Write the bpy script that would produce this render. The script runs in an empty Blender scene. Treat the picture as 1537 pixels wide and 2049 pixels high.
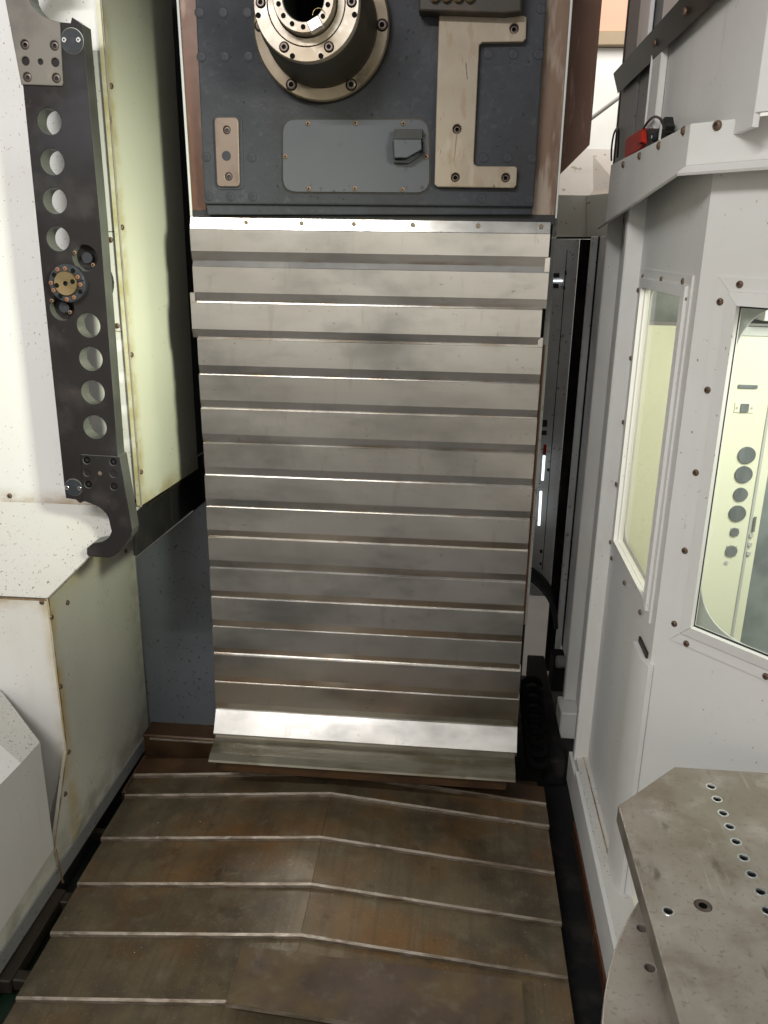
import bpy, bmesh, math, random
import numpy as np
from mathutils import Vector, Matrix

C = bpy.context.scene
random.seed(7)
R = math.radians
H = 1.65                      # height of the camera above the bottom of the machine; all z below are relative to it

# ------------------------------------------------------------------ camera
YAW, PITCH, ROLL, F = R(-4.748), R(18.066), R(0.911), 1650.0     # as measured from the photograph's vanishing points
fwd = Vector((math.sin(YAW)*math.cos(PITCH), math.cos(YAW)*math.cos(PITCH), -math.sin(PITCH)))
rgt = Vector((math.cos(YAW), -math.sin(YAW), 0)); upv = rgt.cross(fwd)
r2 = rgt*math.cos(ROLL) + upv*math.sin(ROLL); u2 = -rgt*math.sin(ROLL) + upv*math.cos(ROLL)
cd = bpy.data.cameras.new('camera'); cam = bpy.data.objects.new('camera', cd); C.collection.objects.link(cam)
m3 = Matrix((r2, u2, -fwd)).transposed()
cam.matrix_world = Matrix.Translation((0, 0, H)) @ m3.to_4x4()
cd.sensor_fit = 'VERTICAL'; cd.sensor_height = 24.0; cd.lens = F/2049*24.0
cd.clip_start = 0.02; cd.clip_end = 200
C.camera = cam

# ------------------------------------------------------------------ world, lamps, exposure
w = bpy.data.worlds.new('World'); C.world = w; w.use_nodes = True
bg = w.node_tree.nodes['Background']; bg.inputs[0].default_value = (1.0, 0.985, 0.965, 1); bg.inputs[1].default_value = 0.40
C.view_settings.view_transform = 'Standard'; C.view_settings.look = 'None'
C.view_settings.exposure = -0.38; C.view_settings.gamma = 1.0

def area(name, loc, target, sx, sy, power, col=(1, 0.985, 0.96), spread=180):
    l = bpy.data.lights.new(name, 'AREA'); l.shape = 'RECTANGLE'; l.size = sx; l.size_y = sy; l.energy = power; l.color = col
    l.spread = R(spread)
    o = bpy.data.objects.new(name, l); C.collection.objects.link(o)
    loc = Vector((loc[0], loc[1], loc[2]+H)); t = Vector((target[0], target[1], target[2]+H))
    o.location = loc; o.rotation_euler = (t-loc).to_track_quat('-Z', 'X').to_euler()
    return o
# strip lamps of the hall, hung over the operator's side of the machine
LAMPS = [area('strip_lamp', (-1.15, -0.75, 1.466), (-1.15, 2.0, .33), 0.05, 1.3, 64),
         area('strip_lamp', (-1.0, -1.70, 1.654), (-1.0, 2.0, .47), 0.05, 1.5, 22),
         area('side_fill_lamp', (.72, .45, .45), (-.78, 2.05, -.24), .25, .25, 4.5, (.965, 1.0, .77), 40),  # added lamp, coned to brighten the left side panels
         area('wall_fill_lamp', (-.3, -2.2, 1.75), (-.3, -3.6, -.55), .4, 7.0, 235),  # added lamp, brightens the unseen wall behind the camera
         area('wall_fill_lamp', (1.2, 4.3, 2.2), (0.7, 6.0, 0.4), 1.5, 0.5, 90),  # added unseen lamp, brightens the far wall
         area('cabin_lamp', (0.98, 1.45, 0.10), (0.66, 2.15, -.75), 0.4, 0.3, 9.5, (1.0, 0.99, 0.90), 130)]

# ------------------------------------------------------------------ photograph pixel -> point on a real plane (relative to the camera)
def ray(x, y):
    return r2*((x-768.5)/F) - u2*((y-1024.5)/F) + fwd
def onX(x, y, X): d = ray(x, y); return d*(X/d.x)
def onY(x, y, Y): d = ray(x, y); return d*(Y/d.y)
def onZ(x, y, Z): d = ray(x, y); return d*(Z/d.z)

class Frame:
    """a plane: origin, U (right), V (up), N (towards the viewer)"""
    def __init__(s, O, U, V):
        s.O, s.U, s.V = Vector(O), Vector(U).normalized(), Vector(V).normalized(); s.N = s.U.cross(s.V)
    def px(s, x, y):
        d = ray(x, y); p = d*(s.O.dot(s.N)/d.dot(s.N)) - s.O
        return (p.dot(s.U), p.dot(s.V))
    def pts(s, l): return [s.px(*p) for p in l]
    def at(s, u, v, n=0): return s.O + s.U*u + s.V*v + s.N*n
    def shifted(s, n): f = Frame(s.O + s.N*n, s.U, s.V); return f
    def mat(s, u=0, v=0, n=0, rot=0):
        c, k = math.cos(rot), math.sin(rot); U = s.U*c + s.V*k; V = -s.U*k + s.V*c
        m = Matrix((U, V, s.N)).transposed().to_4x4(); m.translation = s.at(u, v, n); return m
def FY(Y): return Frame((0, Y, 0), (1, 0, 0), (0, 0, 1))          # faces the camera
def FXL(X): return Frame((X, 0, 0), (0, -1, 0), (0, 0, 1))        # faces left  (right-hand walls)
def FXR(X): return Frame((X, 0, 0), (0, 1, 0), (0, 0, 1))         # faces right (left-hand walls)
def FZ(Z): return Frame((0, 0, Z), (1, 0, 0), (0, 1, 0))          # faces up

# ------------------------------------------------------------------ materials
def mat(name, base, rough=0.5, metal=0.0, var=(), bump=None, coord='Object', rvar=None, spec=0.5, emit=None, coat=0, lines=()):
    """var: list of (colour, scale or (sx,sy,sz), low, high, amount, detail): noise-thresholded layers over the base colour"""
    m = bpy.data.materials.new(name); m.use_nodes = True; nt = m.node_tree; N = nt.nodes; L = nt.links
    b = N['Principled BSDF']; b.inputs['Roughness'].default_value = rough; b.inputs['Metallic'].default_value = metal
    b.inputs['Specular IOR Level'].default_value = spec; b.inputs['Coat Weight'].default_value = coat
    b.inputs['Base Color'].default_value = (*base, 1)
    tc = N.new('ShaderNodeTexCoord')
    def noise(scale, detail=4, rg=0.55):
        mp = N.new('ShaderNodeMapping'); L.new(tc.outputs[coord], mp.inputs[0])
        mp.inputs['Location'].default_value = (random.uniform(-9, 9), random.uniform(-9, 9), random.uniform(-9, 9))
        if isinstance(scale, (int, float)): scale = (scale,)*3
        mp.inputs['Scale'].default_value = scale
        n = N.new('ShaderNodeTexNoise'); n.inputs['Scale'].default_value = 1; n.inputs['Detail'].default_value = detail
        n.inputs['Roughness'].default_value = rg; L.new(mp.outputs[0], n.inputs['Vector']); return n.outputs['Fac']
    def ramp(src, lo, hi, a):
        r = N.new('ShaderNodeMapRange'); L.new(src, r.inputs[0]); r.inputs[1].default_value = lo; r.inputs[2].default_value = hi
        r.inputs[4].default_value = a; r.interpolation_type = 'SMOOTHSTEP'; return r.outputs[0]
    cur = None
    for v in var:
        col, sc, lo, hi, a = v[:5]; det = v[5] if len(v) > 5 else 4
        fac = ramp(noise(sc, det), lo, hi, a)
        if len(v) > 6:                                    # masked by a second, broader noise
            f2 = ramp(noise(v[6][0], 3), v[6][1], v[6][2], 1.0)
            mm = N.new('ShaderNodeMath'); mm.operation = 'MULTIPLY'; L.new(fac, mm.inputs[0]); L.new(f2, mm.inputs[1]); fac = mm.outputs[0]
        mx = N.new('ShaderNodeMix'); mx.data_type = 'RGBA'; L.new(fac, mx.inputs[0])
        if cur: L.new(cur, mx.inputs[6])
        else: mx.inputs[6].default_value = (*base, 1)
        mx.inputs[7].default_value = (*col, 1); cur = mx.outputs[2]
    for (axis, val, wid, col, amt) in lines:              # bands of dirt and painted shade along a given object coordinate
        sp = N.new('ShaderNodeSeparateXYZ'); L.new(tc.outputs[coord], sp.inputs[0])
        c1 = N.new('ShaderNodeMath'); c1.operation = 'SUBTRACT'; L.new(sp.outputs[axis], c1.inputs[0]); c1.inputs[1].default_value = val
        c2 = N.new('ShaderNodeMath'); c2.operation = 'ABSOLUTE'; L.new(c1.outputs[0], c2.inputs[0])
        r = N.new('ShaderNodeMapRange'); L.new(c2.outputs[0], r.inputs[0]); r.inputs[1].default_value = 0; r.inputs[2].default_value = wid
        r.inputs[3].default_value = amt; r.inputs[4].default_value = 0; r.interpolation_type = 'SMOOTHERSTEP'
        mm = N.new('ShaderNodeMath'); mm.operation = 'MULTIPLY'; L.new(r.outputs[0], mm.inputs[0]); L.new(ramp(noise((13, 13, 20), 8, .6), .28, .70, 1), mm.inputs[1])
        mx = N.new('ShaderNodeMix'); mx.data_type = 'RGBA'; L.new(mm.outputs[0], mx.inputs[0])
        if cur: L.new(cur, mx.inputs[6])
        else: mx.inputs[6].default_value = (*base, 1)
        mx.inputs[7].default_value = (*col, 1); cur = mx.outputs[2]
    if cur: L.new(cur, b.inputs['Base Color'])
    if rvar:
        sc, lo, hi = rvar
        r = N.new('ShaderNodeMapRange'); L.new(noise(sc, 4), r.inputs[0]); r.inputs[1].default_value = .3; r.inputs[2].default_value = .7
        r.inputs[3].default_value = lo; r.inputs[4].default_value = hi; L.new(r.outputs[0], b.inputs['Roughness'])
    if bump:
        prev = None
        for sc, st, dist in bump:
            bp = N.new('ShaderNodeBump'); bp.inputs['Strength'].default_value = st; bp.inputs['Distance'].default_value = dist
            L.new(noise(sc, 3), bp.inputs['Height'])
            if prev: L.new(prev, bp.inputs['Normal'])
            prev = bp.outputs[0]
        L.new(prev, b.inputs['Normal'])
    if emit:
        b.inputs['Emission Color'].default_value = (*emit[0], 1); b.inputs['Emission Strength'].default_value = emit[1]
    return m

SPECK = lambda a=.8, lo=.70: ((.10, .07, .045), (150, 150, 90), lo+.01, lo+.045, a, 1, (4.0, .44, .62))
SPECKD = lambda a=.8, lo=.66: ((.12, .085, .055), (190, 190, 120), lo+.01, lo+.045, a, 1, (3.0, .42, .58))
M = {}
M['white'] = mat('white_sheet_paint', (.78, .775, .76), .38, var=[((.67, .66, .63), 2.2, .45, .75, .8), ((.60, .56, .45), (5, 5, 1.2), .60, .80, .45), SPECK(.75, .70), SPECKD(.6, .69)], rvar=(3, .3, .5), bump=[(40, .05, .001), (2.5, .08, .01)], lines=[(2, 0, .05, (.32, .22, .10), .8)])
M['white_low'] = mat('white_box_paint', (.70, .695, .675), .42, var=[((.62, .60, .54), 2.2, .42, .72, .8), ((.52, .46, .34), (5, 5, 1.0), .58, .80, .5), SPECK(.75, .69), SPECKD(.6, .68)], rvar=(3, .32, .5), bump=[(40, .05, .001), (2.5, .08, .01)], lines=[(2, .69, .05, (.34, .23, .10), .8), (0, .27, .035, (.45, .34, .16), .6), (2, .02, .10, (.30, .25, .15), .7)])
M['white_clean'] = mat('white_door_paint', (.73, .725, .71), .42, spec=.3, var=[((.64, .63, .60), 1.4, .40, .75, .85, 6), ((.60, .56, .46), (6, 6, 1.0), .56, .82, .5, 7), ((.54, .515, .46), (26, 26, 5), .62, .80, .45, 6), SPECK(.7, .725)], rvar=(3, .34, .52), bump=[(40, .05, .001), (2.0, .14, .014)])
M['yellow_side'] = mat('yellow_tinted_paint', (.76, .77, .64), .24, var=[((.69, .70, .56), (2, 1.2, 3), .36, .74, .8, 6), ((.64, .60, .38), (4, 2, 1), .54, .82, .5, 7), SPECK(.6, .73)], rvar=(2, .14, .3), coat=.25, lines=[(1, .0, .05, (.50, .42, .16), .8), (2, .0, .05, (.48, .38, .15), .7)])  # yellow-green tint held in the base colour, browner along two joints
M['yellow_side_low'] = mat('stained_shaded_paint', (.64, .64, .575), .36, spec=.3, var=[((.56, .545, .45), 1.5, .36, .74, .8, 6), ((.50, .49, .45), 2.4, .40, .76, .6, 7), SPECK(.8, .69), SPECKD(.5, .69)], rvar=(3, .28, .5), lines=[(1, -.296, .05, (.52, .38, .13), .8), (2, .71, .10, (.58, .52, .24), .8), (2, .0, .17, (.16, .145, .10), .7), (1, .23, .10, (.20, .19, .14), .5)])  # yellower top and dirt; shade painted in too along foot and far end
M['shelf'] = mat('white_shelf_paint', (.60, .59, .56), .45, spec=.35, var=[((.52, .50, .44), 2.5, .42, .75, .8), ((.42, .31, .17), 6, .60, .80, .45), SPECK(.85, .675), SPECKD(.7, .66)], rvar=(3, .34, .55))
M['seam'] = mat('rust_seam', (.20, .12, .06), .7, var=[((.45, .36, .22), 14, .45, .6, .8)])
M['seam_grey'] = mat('grey_seam', (.36, .33, .28), .6, var=[((.20, .12, .07), 20, .5, .7, .8)])
M['slate'] = mat('slate_paint', (.105, .117, .132), .5, var=[((.085, .095, .105), 3, .4, .7, .8), ((.14, .15, .16), 150, .66, .72, .5), ((.03, .03, .03), 90, .68, .71, .7, 1)], bump=[(70, .12, .001)])
M['black'] = mat('rubber_and_shade_black', (.012, .012, .013), .6, var=[((.03, .027, .022), 12, .5, .7, .7)])  # black rubber; also paints in the shade of gaps and overhang
M['dark'] = mat('gap_shade_black', (.012, .012, .013), .8, spec=.12, var=[((.035, .03, .025), 9, .5, .7, .8)])  # near-black that paints the shade of gaps onto parts
M['cast'] = mat('blue_grey_casting', (.050, .053, .062), .5, spec=.10, var=[((.034, .036, .041), 4, .34, .70, .8, 6), ((.075, .079, .088), 60, .54, .74, .45, 7), ((.018, .017, .016), 80, .66, .71, .7, 3), ((.030, .027, .022), 2.2, .48, .78, .6)], bump=[(14, .5, .005), (90, .4, .002)], rvar=(10, .38, .62))
M['plugm'] = mat('painted_plug', (.030, .032, .039), .45, spec=.2, var=[((.045, .048, .055), 60, .45, .7, .8)], bump=[(90, .3, .001)])
M['cover'] = mat('grey_cover_paint', (.085, .089, .100), .4, spec=.15, bump=[(60, .2, .001), (3, .1, .01)], var=[((.07, .074, .088), 3, .4, .7, .7), ((.05, .048, .05), (60, 60, 45), .64, .67, .8, 2, (6, .5, .6))], rvar=(6, .28, .45))
M['brownrail'] = mat('rust_stained_rail', (.10, .040, .020), .42, metal=.2, var=[((.09, .04, .022), (14, 14, 3), .45, .65, .8), ((.20, .13, .09), (30, 30, 5), .56, .66, .7), ((.06, .03, .02), (80, 80, 20), .6, .7, .6)], rvar=(8, .3, .55))
M['palerail'] = mat('worn_rail', (.14, .085, .055), .45, metal=.2, var=[((.33, .275, .22), (22, 22, 4), .47, .58, .75), ((.09, .04, .025), (20, 20, 3), .55, .68, .8)], rvar=(8, .35, .55))
M['bracket'] = mat('bare_steel_stained', (.285, .24, .185), .48, metal=.1, spec=.3, var=[((.25, .205, .155), 6, .40, .64, .85), ((.23, .17, .11), (50, 50, 18), .52, .64, .6), ((.34, .30, .25), (30, 30, 10), .58, .70, .5), ((.06, .045, .03), (45, 45, 14), .67, .71, .85)], bump=[(80, .2, .0007)], rvar=(8, .35, .6))
M['stripm'] = mat('bronze_strip', (.17, .125, .10), .42, metal=.3, var=[((.12, .085, .068), 18, .45, .65, .7), ((.09, .06, .045), 60, .68, .72, .7)])
M['steel'] = mat('machined_steel', (.40, .36, .315), .40, metal=.55, var=[((.27, .215, .16), 8, .36, .66, .9, 7), ((.11, .075, .05), 16, .54, .74, .8, 7), ((.55, .50, .45), 40, .56, .74, .5, 5)], rvar=(14, .30, .52), bump=[(120, .1, .0006)])
M['steel_dull'] = mat('dull_steel', (.22, .185, .14), .44, metal=.45, var=[((.17, .13, .085), 8, .38, .66, .9), ((.05, .036, .024), 15, .54, .72, .85)], rvar=(12, .36, .58), bump=[(90, .1, .0006)])
M['oily'] = mat('oil_soaked_steel', (.030, .024, .017), .45, metal=.1, spec=.3, var=[((.025, .02, .015), 10, .4, .65, .9), ((.06, .04, .024), 8, .58, .72, .7)])
M['bolt'] = mat('dark_bolt', (.10, .085, .08), .4, metal=.6, var=[((.16, .09, .06), 200, .45, .65, .7)])
M['hole'] = mat('hole_shade_black', (.006, .006, .006), .9, spec=.08)  # near-black in place of the shade inside holes and recesses
M['rusty'] = mat('rusty_screw', (.17, .11, .07), .55, metal=.4, var=[((.08, .045, .03), 300, .45, .65, .8), ((.30, .24, .16), 200, .55, .7, .6)], bump=[(500, .4, .0008)])
M['orange'] = mat('orange_rust', (.25, .115, .06), .6, metal=.2, var=[((.22, .09, .05), 300, .4, .6, .7)])
M['shiny'] = mat('bright_screw', (.80, .80, .82), .2, metal=1.0)
M['brass'] = mat('worn_brass', (.28, .215, .115), .38, metal=.8, var=[((.28, .20, .10), 60, .4, .65, .8)], rvar=(50, .25, .45))
M['arm'] = mat('blackened_steel', (.021, .0185, .0195), .46, metal=.05, spec=.14, var=[((.018, .015, .016), 6, .40, .66, .9), ((.05, .046, .046), 11, .52, .72, .6), ((.05, .05, .062), 3, .5, .7, .5), ((.075, .045, .036), 26, .66, .76, .5)], rvar=(9, .36, .58), bump=[(60, .25, .001)])
M['armedge'] = mat('worn_arm_edge', (.16, .17, .15), .4, metal=.3, var=[((.09, .09, .08), 9, .4, .7, .8)])
M['clampworn'] = mat('worn_clamp_steel', (.17, .152, .135), .48, metal=.2, spec=.35, var=[((.12, .105, .095), 12, .42, .66, .85), ((.30, .25, .19), 9, .6, .75, .5)], rvar=(10, .38, .55))
M['slat'] = None
M['floorcover'] = mat('rust_stained_cover_plate', (.135, .104, .062), .45, metal=.3, var=[((.066, .052, .034), 6, .34, .68, .9, 8), ((.20, .090, .022), 3.4, .42, .72, .85, 8), ((.18, .15, .10), 20, .48, .74, .5, 9), ((.030, .022, .015), 15, .58, .78, .75, 8), ((.06, .05, .035), (70, 3, 20), .48, .66, .3, 6), ((.22, .19, .14), (160, 160, 160), .62, .70, .4, 2)], rvar=((9, 9, 9), .27, .55), bump=[(55, .3, .0014), (300, .2, .0004)])
M['floorfar'] = mat('oily_brown_plate', (.085, .046, .022), .38, metal=.35, var=[((.04, .022, .012), 8, .4, .66, .85), ((.14, .075, .03), 5, .56, .72, .6)], rvar=(8, .28, .5))
M['edge'] = mat('polished_plate_edge', (.26, .22, .175), .45, metal=.5, var=[((.13, .10, .07), (14, 60, 60), .40, .66, .9, 6), ((.36, .33, .29), (40, 90, 90), .55, .7, .6), ((.09, .055, .03), (7, 40, 40), .56, .74, .85, 6)], rvar=((20, 40, 40), .3, .6), bump=[((60, 200, 200), .3, .0008)])
M['loose'] = mat('rusty_flat_plate', (.082, .053, .039), .5, metal=.2, var=[((.048, .032, .024), 5, .36, .70, .9, 8), ((.125, .085, .036), 6, .44, .70, .85, 8), ((.15, .125, .085), 30, .52, .74, .5, 9), ((.025, .017, .012), 14, .58, .78, .7, 8)], rvar=(8, .38, .62), bump=[(60, .25, .0012), (300, .2, .0004)])
M['pallet'] = mat('ground_pallet_steel', (.36, .325, .285), .42, metal=.35, var=[((.245, .212, .17), 4.5, .32, .70, .95, 9), ((.19, .15, .11), 11, .46, .76, .85, 9), ((.46, .435, .40), 17, .50, .76, .55, 9), ((.09, .07, .05), (30, 11, 26), .60, .74, .75, 8), ((.12, .085, .05), 7, .56, .78, .75, 9), ((.14, .115, .09), 130, .58, .70, .45, 4), ((.14, .12, .10), (5, 130, 3), .66, .72, .3, 3), ((.52, .50, .47), (110, 7, 3), .66, .74, .3, 3)], rvar=(9, .26, .58), bump=[(70, .18, .0008), ((260, 6, 30), .1, .0006)])
M['pallet_side'] = mat('pallet_edge_steel', (.22, .20, .17), .5, metal=.3, var=[((.12, .10, .08), 12, .4, .66, .8)])
M['cableb'] = mat('black_cable', (.012, .012, .014), .45)
M['red'] = mat('red_plastic', (.50, .028, .016), .6, spec=.12, var=[((.36, .02, .012), 30, .45, .7, .6)])
M['greycab'] = mat('grey_cabinet_paint', (.22, .225, .225), .55, spec=.3, var=[((.17, .172, .17), 3, .4, .7, .8), ((.05, .05, .05), 70, .68, .71, .6, 1)])
M['cabpaint'] = mat('pale_cabinet_paint', (.70, .71, .71), .55, spec=.3, var=[((.42, .42, .41), 3, .4, .7, .8), ((.12, .11, .09), 60, .66, .70, .6, 2)])
M['cream'] = mat('pale_green_cabin_paint', (.78, .79, .645), .5, spec=.3, var=[((.72, .73, .58), 2, .4, .7, .7)])
M['port'] = mat('grey_port_cap', (.19, .205, .215), .4, var=[((.13, .145, .155), (30, 8, 8), .4, .65, .8)])
M['cloud'] = mat('smeared_grey_panel', (.26, .29, .30), .4, var=[((.16, .18, .19), 5, .42, .62, .85), ((.36, .38, .38), 8, .52, .7, .6)])
M['greyframe'] = mat('grey_frame_paint', (.50, .51, .50), .4)
M['wallw'] = mat('hall_white_wall', (.78, .76, .70), .7, var=[((.68, .65, .57), 1.5, .45, .7, .7)])
M['hood'] = mat('scratched_cream_paint', (.72, .70, .61), .5, var=[((.60, .57, .47), 4, .45, .7, .7), ((.20, .17, .12), (40, 9, 40), .66, .69, .7, 2), SPECK(.7, .70)])
M['orangewall'] = mat('salmon_wall', (.68, .36, .25), .8)
M['beam'] = mat('tan_beam', (.30, .22, .13), .6)
M['concrete'] = mat('hall_concrete_floor', (.19, .18, .165), .7, var=[((.09, .085, .08), 2, .4, .7, .8)])
M['led'] = mat('lit_led_bar', (.9, .95, 1), .4, emit=((.9, .97, 1.0), 2.2))
M['greenoil'] = mat('green_oily_pit', (.012, .03, .018), .35, var=[((.02, .012, .012), 14, .45, .65, .8)])
M['pipe'] = mat('white_pipe', (.6, .58, .53), .5)

def slat_mat():
    m = mat('brushed_stainless', (.63, .61, .58), .2, metal=1.0, var=[((.52, .50, .46), (3, 3, 9), .42, .66, .7), ((.25, .255, .25), (2.6, 2, 5), .48, .76, .8, 5), ((.36, .355, .34), (7, 4, 16), .52, .74, .5, 5), ((.20, .16, .10), (90, 90, 90), .74, .77, .4, 1), ((.42, .385, .33), (50, 8, 9), .58, .74, .35, 4), ((.38, .30, .18), (8, 8, 3), .66, .80, .35, 6)], bump=[((2, 60, 400), .03, .0006), (3.5, .06, .004), ((1.2, 30, 9), .05, .003)], rvar=((5, 5, 8), .15, .27))  # grey cloud layers paint dark reflections into the steel colour
    nt = m.node_tree; N = nt.nodes; L = nt.links; b = N['Principled BSDF']
    src = b.inputs['Base Color'].links[0].from_socket
    tc = N.new('ShaderNodeTexCoord'); sp = N.new('ShaderNodeSeparateXYZ'); L.new(tc.outputs['Generated'], sp.inputs[0])
    nz = N.new('ShaderNodeTexNoise'); nz.inputs['Scale'].default_value = 9; nz.inputs['Detail'].default_value = 5; L.new(tc.outputs['Object'], nz.inputs['Vector'])
    def rng(s, a, b_, c=0., d=1.):
        r = N.new('ShaderNodeMapRange'); L.new(s, r.inputs[0]); r.inputs[1].default_value = a; r.inputs[2].default_value = b_; r.inputs[3].default_value = c; r.inputs[4].default_value = d; return r.outputs[0]
    def mul(a, c):
        q = N.new('ShaderNodeMath'); q.operation = 'MULTIPLY'; L.new(a, q.inputs[0]); L.new(c, q.inputs[1]); return q.outputs[0]
    def add(a, c):
        q = N.new('ShaderNodeMath'); q.operation = 'MAXIMUM'; L.new(a, q.inputs[0]); L.new(c, q.inputs[1]); return q.outputs[0]
    top = rng(sp.outputs[2], .90, .99); bot = rng(sp.outputs[2], .10, .0)
    fac = mul(add(top, bot), rng(nz.outputs['Fac'], .48, .68, 0, .75))
    mx = N.new('ShaderNodeMix'); mx.data_type = 'RGBA'; L.new(fac, mx.inputs[0]); L.new(src, mx.inputs[6]); mx.inputs[7].default_value = (.30, .17, .07, 1)
    L.new(mx.outputs[2], b.inputs['Base Color'])
    return m
M['slat'] = slat_mat()
M['slat_oily'] = mat('oily_olive_steel', (.15, .138, .105), .38, metal=.5, var=[((.08, .065, .035), (6, 30, 30), .42, .66, .8), ((.20, .19, .14), 12, .55, .7, .6)])

def glass_mat(tint):
    m = bpy.data.materials.new('window_glass'); m.use_nodes = True; nt = m.node_tree; N = nt.nodes; L = nt.links
    N.remove(N['Principled BSDF'])
    t = N.new('ShaderNodeBsdfTransparent'); t.inputs[0].default_value = (*tint, 1)
    g = N.new('ShaderNodeBsdfGlossy'); g.inputs['Roughness'].default_value = .03
    fr = N.new('ShaderNodeFresnel'); fr.inputs[0].default_value = 1.45
    mx = N.new('ShaderNodeMixShader'); gm = N.new('ShaderNodeNewGeometry'); sb = N.new('ShaderNodeMath'); sb.operation = 'SUBTRACT'; sb.inputs[0].default_value = 1; L.new(gm.outputs['Backfacing'], sb.inputs[1]); ml = N.new('ShaderNodeMath'); ml.operation = 'MULTIPLY'; L.new(fr.outputs[0], ml.inputs[0]); L.new(sb.outputs[0], ml.inputs[1]); L.new(ml.outputs[0], mx.inputs[0]); L.new(t.outputs[0], mx.inputs[1]); L.new(g.outputs[0], mx.inputs[2])
    L.new(mx.outputs[0], N['Material Output'].inputs[0]); return m
M['glass'] = glass_mat((.94, .96, .93)); M['glass_y'] = glass_mat((.88, .88, .82))

# ------------------------------------------------------------------ builders
ORIG = {}
def thing(name, label, cat, loc, group=None):
    o = bpy.data.objects.new(name, None); C.collection.objects.link(o); o.empty_display_size = .05
    o.location = (loc[0], loc[1], loc[2]+H); ORIG[o.name] = Vector(o.location)
    o['label'] = label; o['category'] = cat
    if group: o['group'] = group
    return o
def tag(o, label=None, cat=None, group=None, kind=None):
    for k, v in (('label', label), ('category', cat), ('group', group), ('kind', kind)):
        if v: o[k] = v
    return o
def link(name, me, mats, parent=None, origin=None, ang=35):
    """me holds coordinates relative to the camera; links it as one object under parent"""
    for mm in (mats if isinstance(mats, (list, tuple)) else [mats]): me.materials.append(M[mm] if isinstance(mm, str) else mm)
    if parent is not None: o0 = ORIG[parent.name]
    else: o0 = Vector((origin[0], origin[1], origin[2]+H)) if origin else Vector((0, 0, 0))
    me.transform(Matrix.Translation(Vector((0, 0, H)) - o0))
    me.polygons.foreach_set('use_smooth', [True]*len(me.polygons)); me.set_sharp_from_angle(angle=R(ang)); me.update()
    o = bpy.data.objects.new(name, me); C.collection.objects.link(o); ORIG[o.name] = o0
    if parent is not None: o.parent = parent
    else: o.location = o0
    return o
def raw(name, verts, faces, mats, parent=None, origin=None, idx=None, ang=35):
    me = bpy.data.meshes.new(name); me.from_pydata([tuple(v) for v in verts], [], faces)
    bm = bmesh.new(); bm.from_mesh(me)
    bmesh.ops.recalc_face_normals(bm, faces=bm.faces); bm.to_mesh(me); bm.free()
    if idx: me.polygons.foreach_set('material_index', idx)
    return link(name, me, mats, parent, origin, ang)
def rounded(pts, r, seg=5):
    out = []; n = len(pts); rs = r if isinstance(r, (list, tuple)) else [r]*n
    for i in range(n):
        p = Vector(pts[i]).to_2d(); a = Vector(pts[i-1]).to_2d()-p; b = Vector(pts[(i+1) % n]).to_2d()-p
        ri = rs[i]
        if ri <= 0 or a.length < 1e-6 or b.length < 1e-6: out.append(tuple(p)); continue
        an = a.angle(b); d = min(ri/math.tan(an/2), a.length*.48, b.length*.48)
        p0 = p + a.normalized()*d; p1 = p + b.normalized()*d
        for k in range(seg+1):
            t = k/seg; q = p0*(1-t)**2 + p*2*t*(1-t) + p1*t*t; out.append(tuple(q))
    return out
def circ(u, v, r, n=20, ru=None):
    return [(u + r*math.cos(2*math.pi*k/n), v + (ru or r)*math.sin(2*math.pi*k/n)) for k in range(n)]
def flat_mesh(outlines, thick, bevel=0.0):
    cu = bpy.data.curves.new('c', 'CURVE'); cu.dimensions = '2D'; cu.fill_mode = 'BOTH'
    b = min(bevel, thick*.45); cu.extrude = max(thick/2-b, 1e-5); cu.bevel_depth = b; cu.bevel_resolution = 1; cu.offset = -b
    for pts in outlines:
        s = cu.splines.new('POLY'); s.points.add(len(pts)-1)
        for i, p in enumerate(pts): s.points[i].co = (p[0], p[1], 0, 1)
        s.use_cyclic_u = True
    o = bpy.data.objects.new('c', cu); me = bpy.data.meshes.new_from_object(o)
    bpy.data.objects.remove(o); bpy.data.curves.remove(cu); return me
def plate(name, fr, pts, thick, mats, parent=None, holes=(), bevel=.001, n=0.0, origin=None, r=0, edge=None):
    """flat plate whose front face lies n in front of the frame"""
    if r: pts = rounded(pts, r)
    me = flat_mesh([pts, *holes], thick, bevel)
    bm = bmesh.new(); bm.from_mesh(me); bmesh.ops.remove_doubles(bm, verts=bm.verts, dist=1e-6)
    bmesh.ops.recalc_face_normals(bm, faces=bm.faces)
    if edge is not None:
        for f in bm.faces: f.material_index = 1 if abs(f.normal.z) < .5 else 0
    bm.to_mesh(me); bm.free()
    me.name = name; me.transform(fr.mat(0, 0, n-thick/2))
    return link(name, me, [mats, edge] if edge else mats, parent, origin, 8)
def pxplate(name, fr, px, thick, mats, parent=None, holes=(), **k):
    return plate(name, fr, fr.pts(px), thick, mats, parent, holes, **k)
def boxv(x0, x1, y0, y1, z0, z1):
    return [(x0, y0, z0), (x1, y0, z0), (x1, y1, z0), (x0, y1, z0), (x0, y0, z1), (x1, y0, z1), (x1, y1, z1), (x0, y1, z1)]
BF = [(0, 3, 2, 1), (4, 5, 6, 7), (0, 1, 5, 4), (1, 2, 6, 5), (2, 3, 7, 6), (3, 0, 4, 7)]
def box(name, x0, x1, y0, y1, z0, z1, mats, parent=None, origin=None, bevel=.002):
    me = bpy.data.meshes.new(name); bm = bmesh.new()
    vs = [bm.verts.new(v) for v in boxv(x0, x1, y0, y1, z0, z1)]
    for f in BF: bm.faces.new([vs[i] for i in f])
    if bevel: bmesh.ops.bevel(bm, geom=bm.edges[:], offset=bevel, segments=1, affect='EDGES')
    bm.to_mesh(me); bm.free(); return link(name, me, mats, parent, origin)
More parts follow.
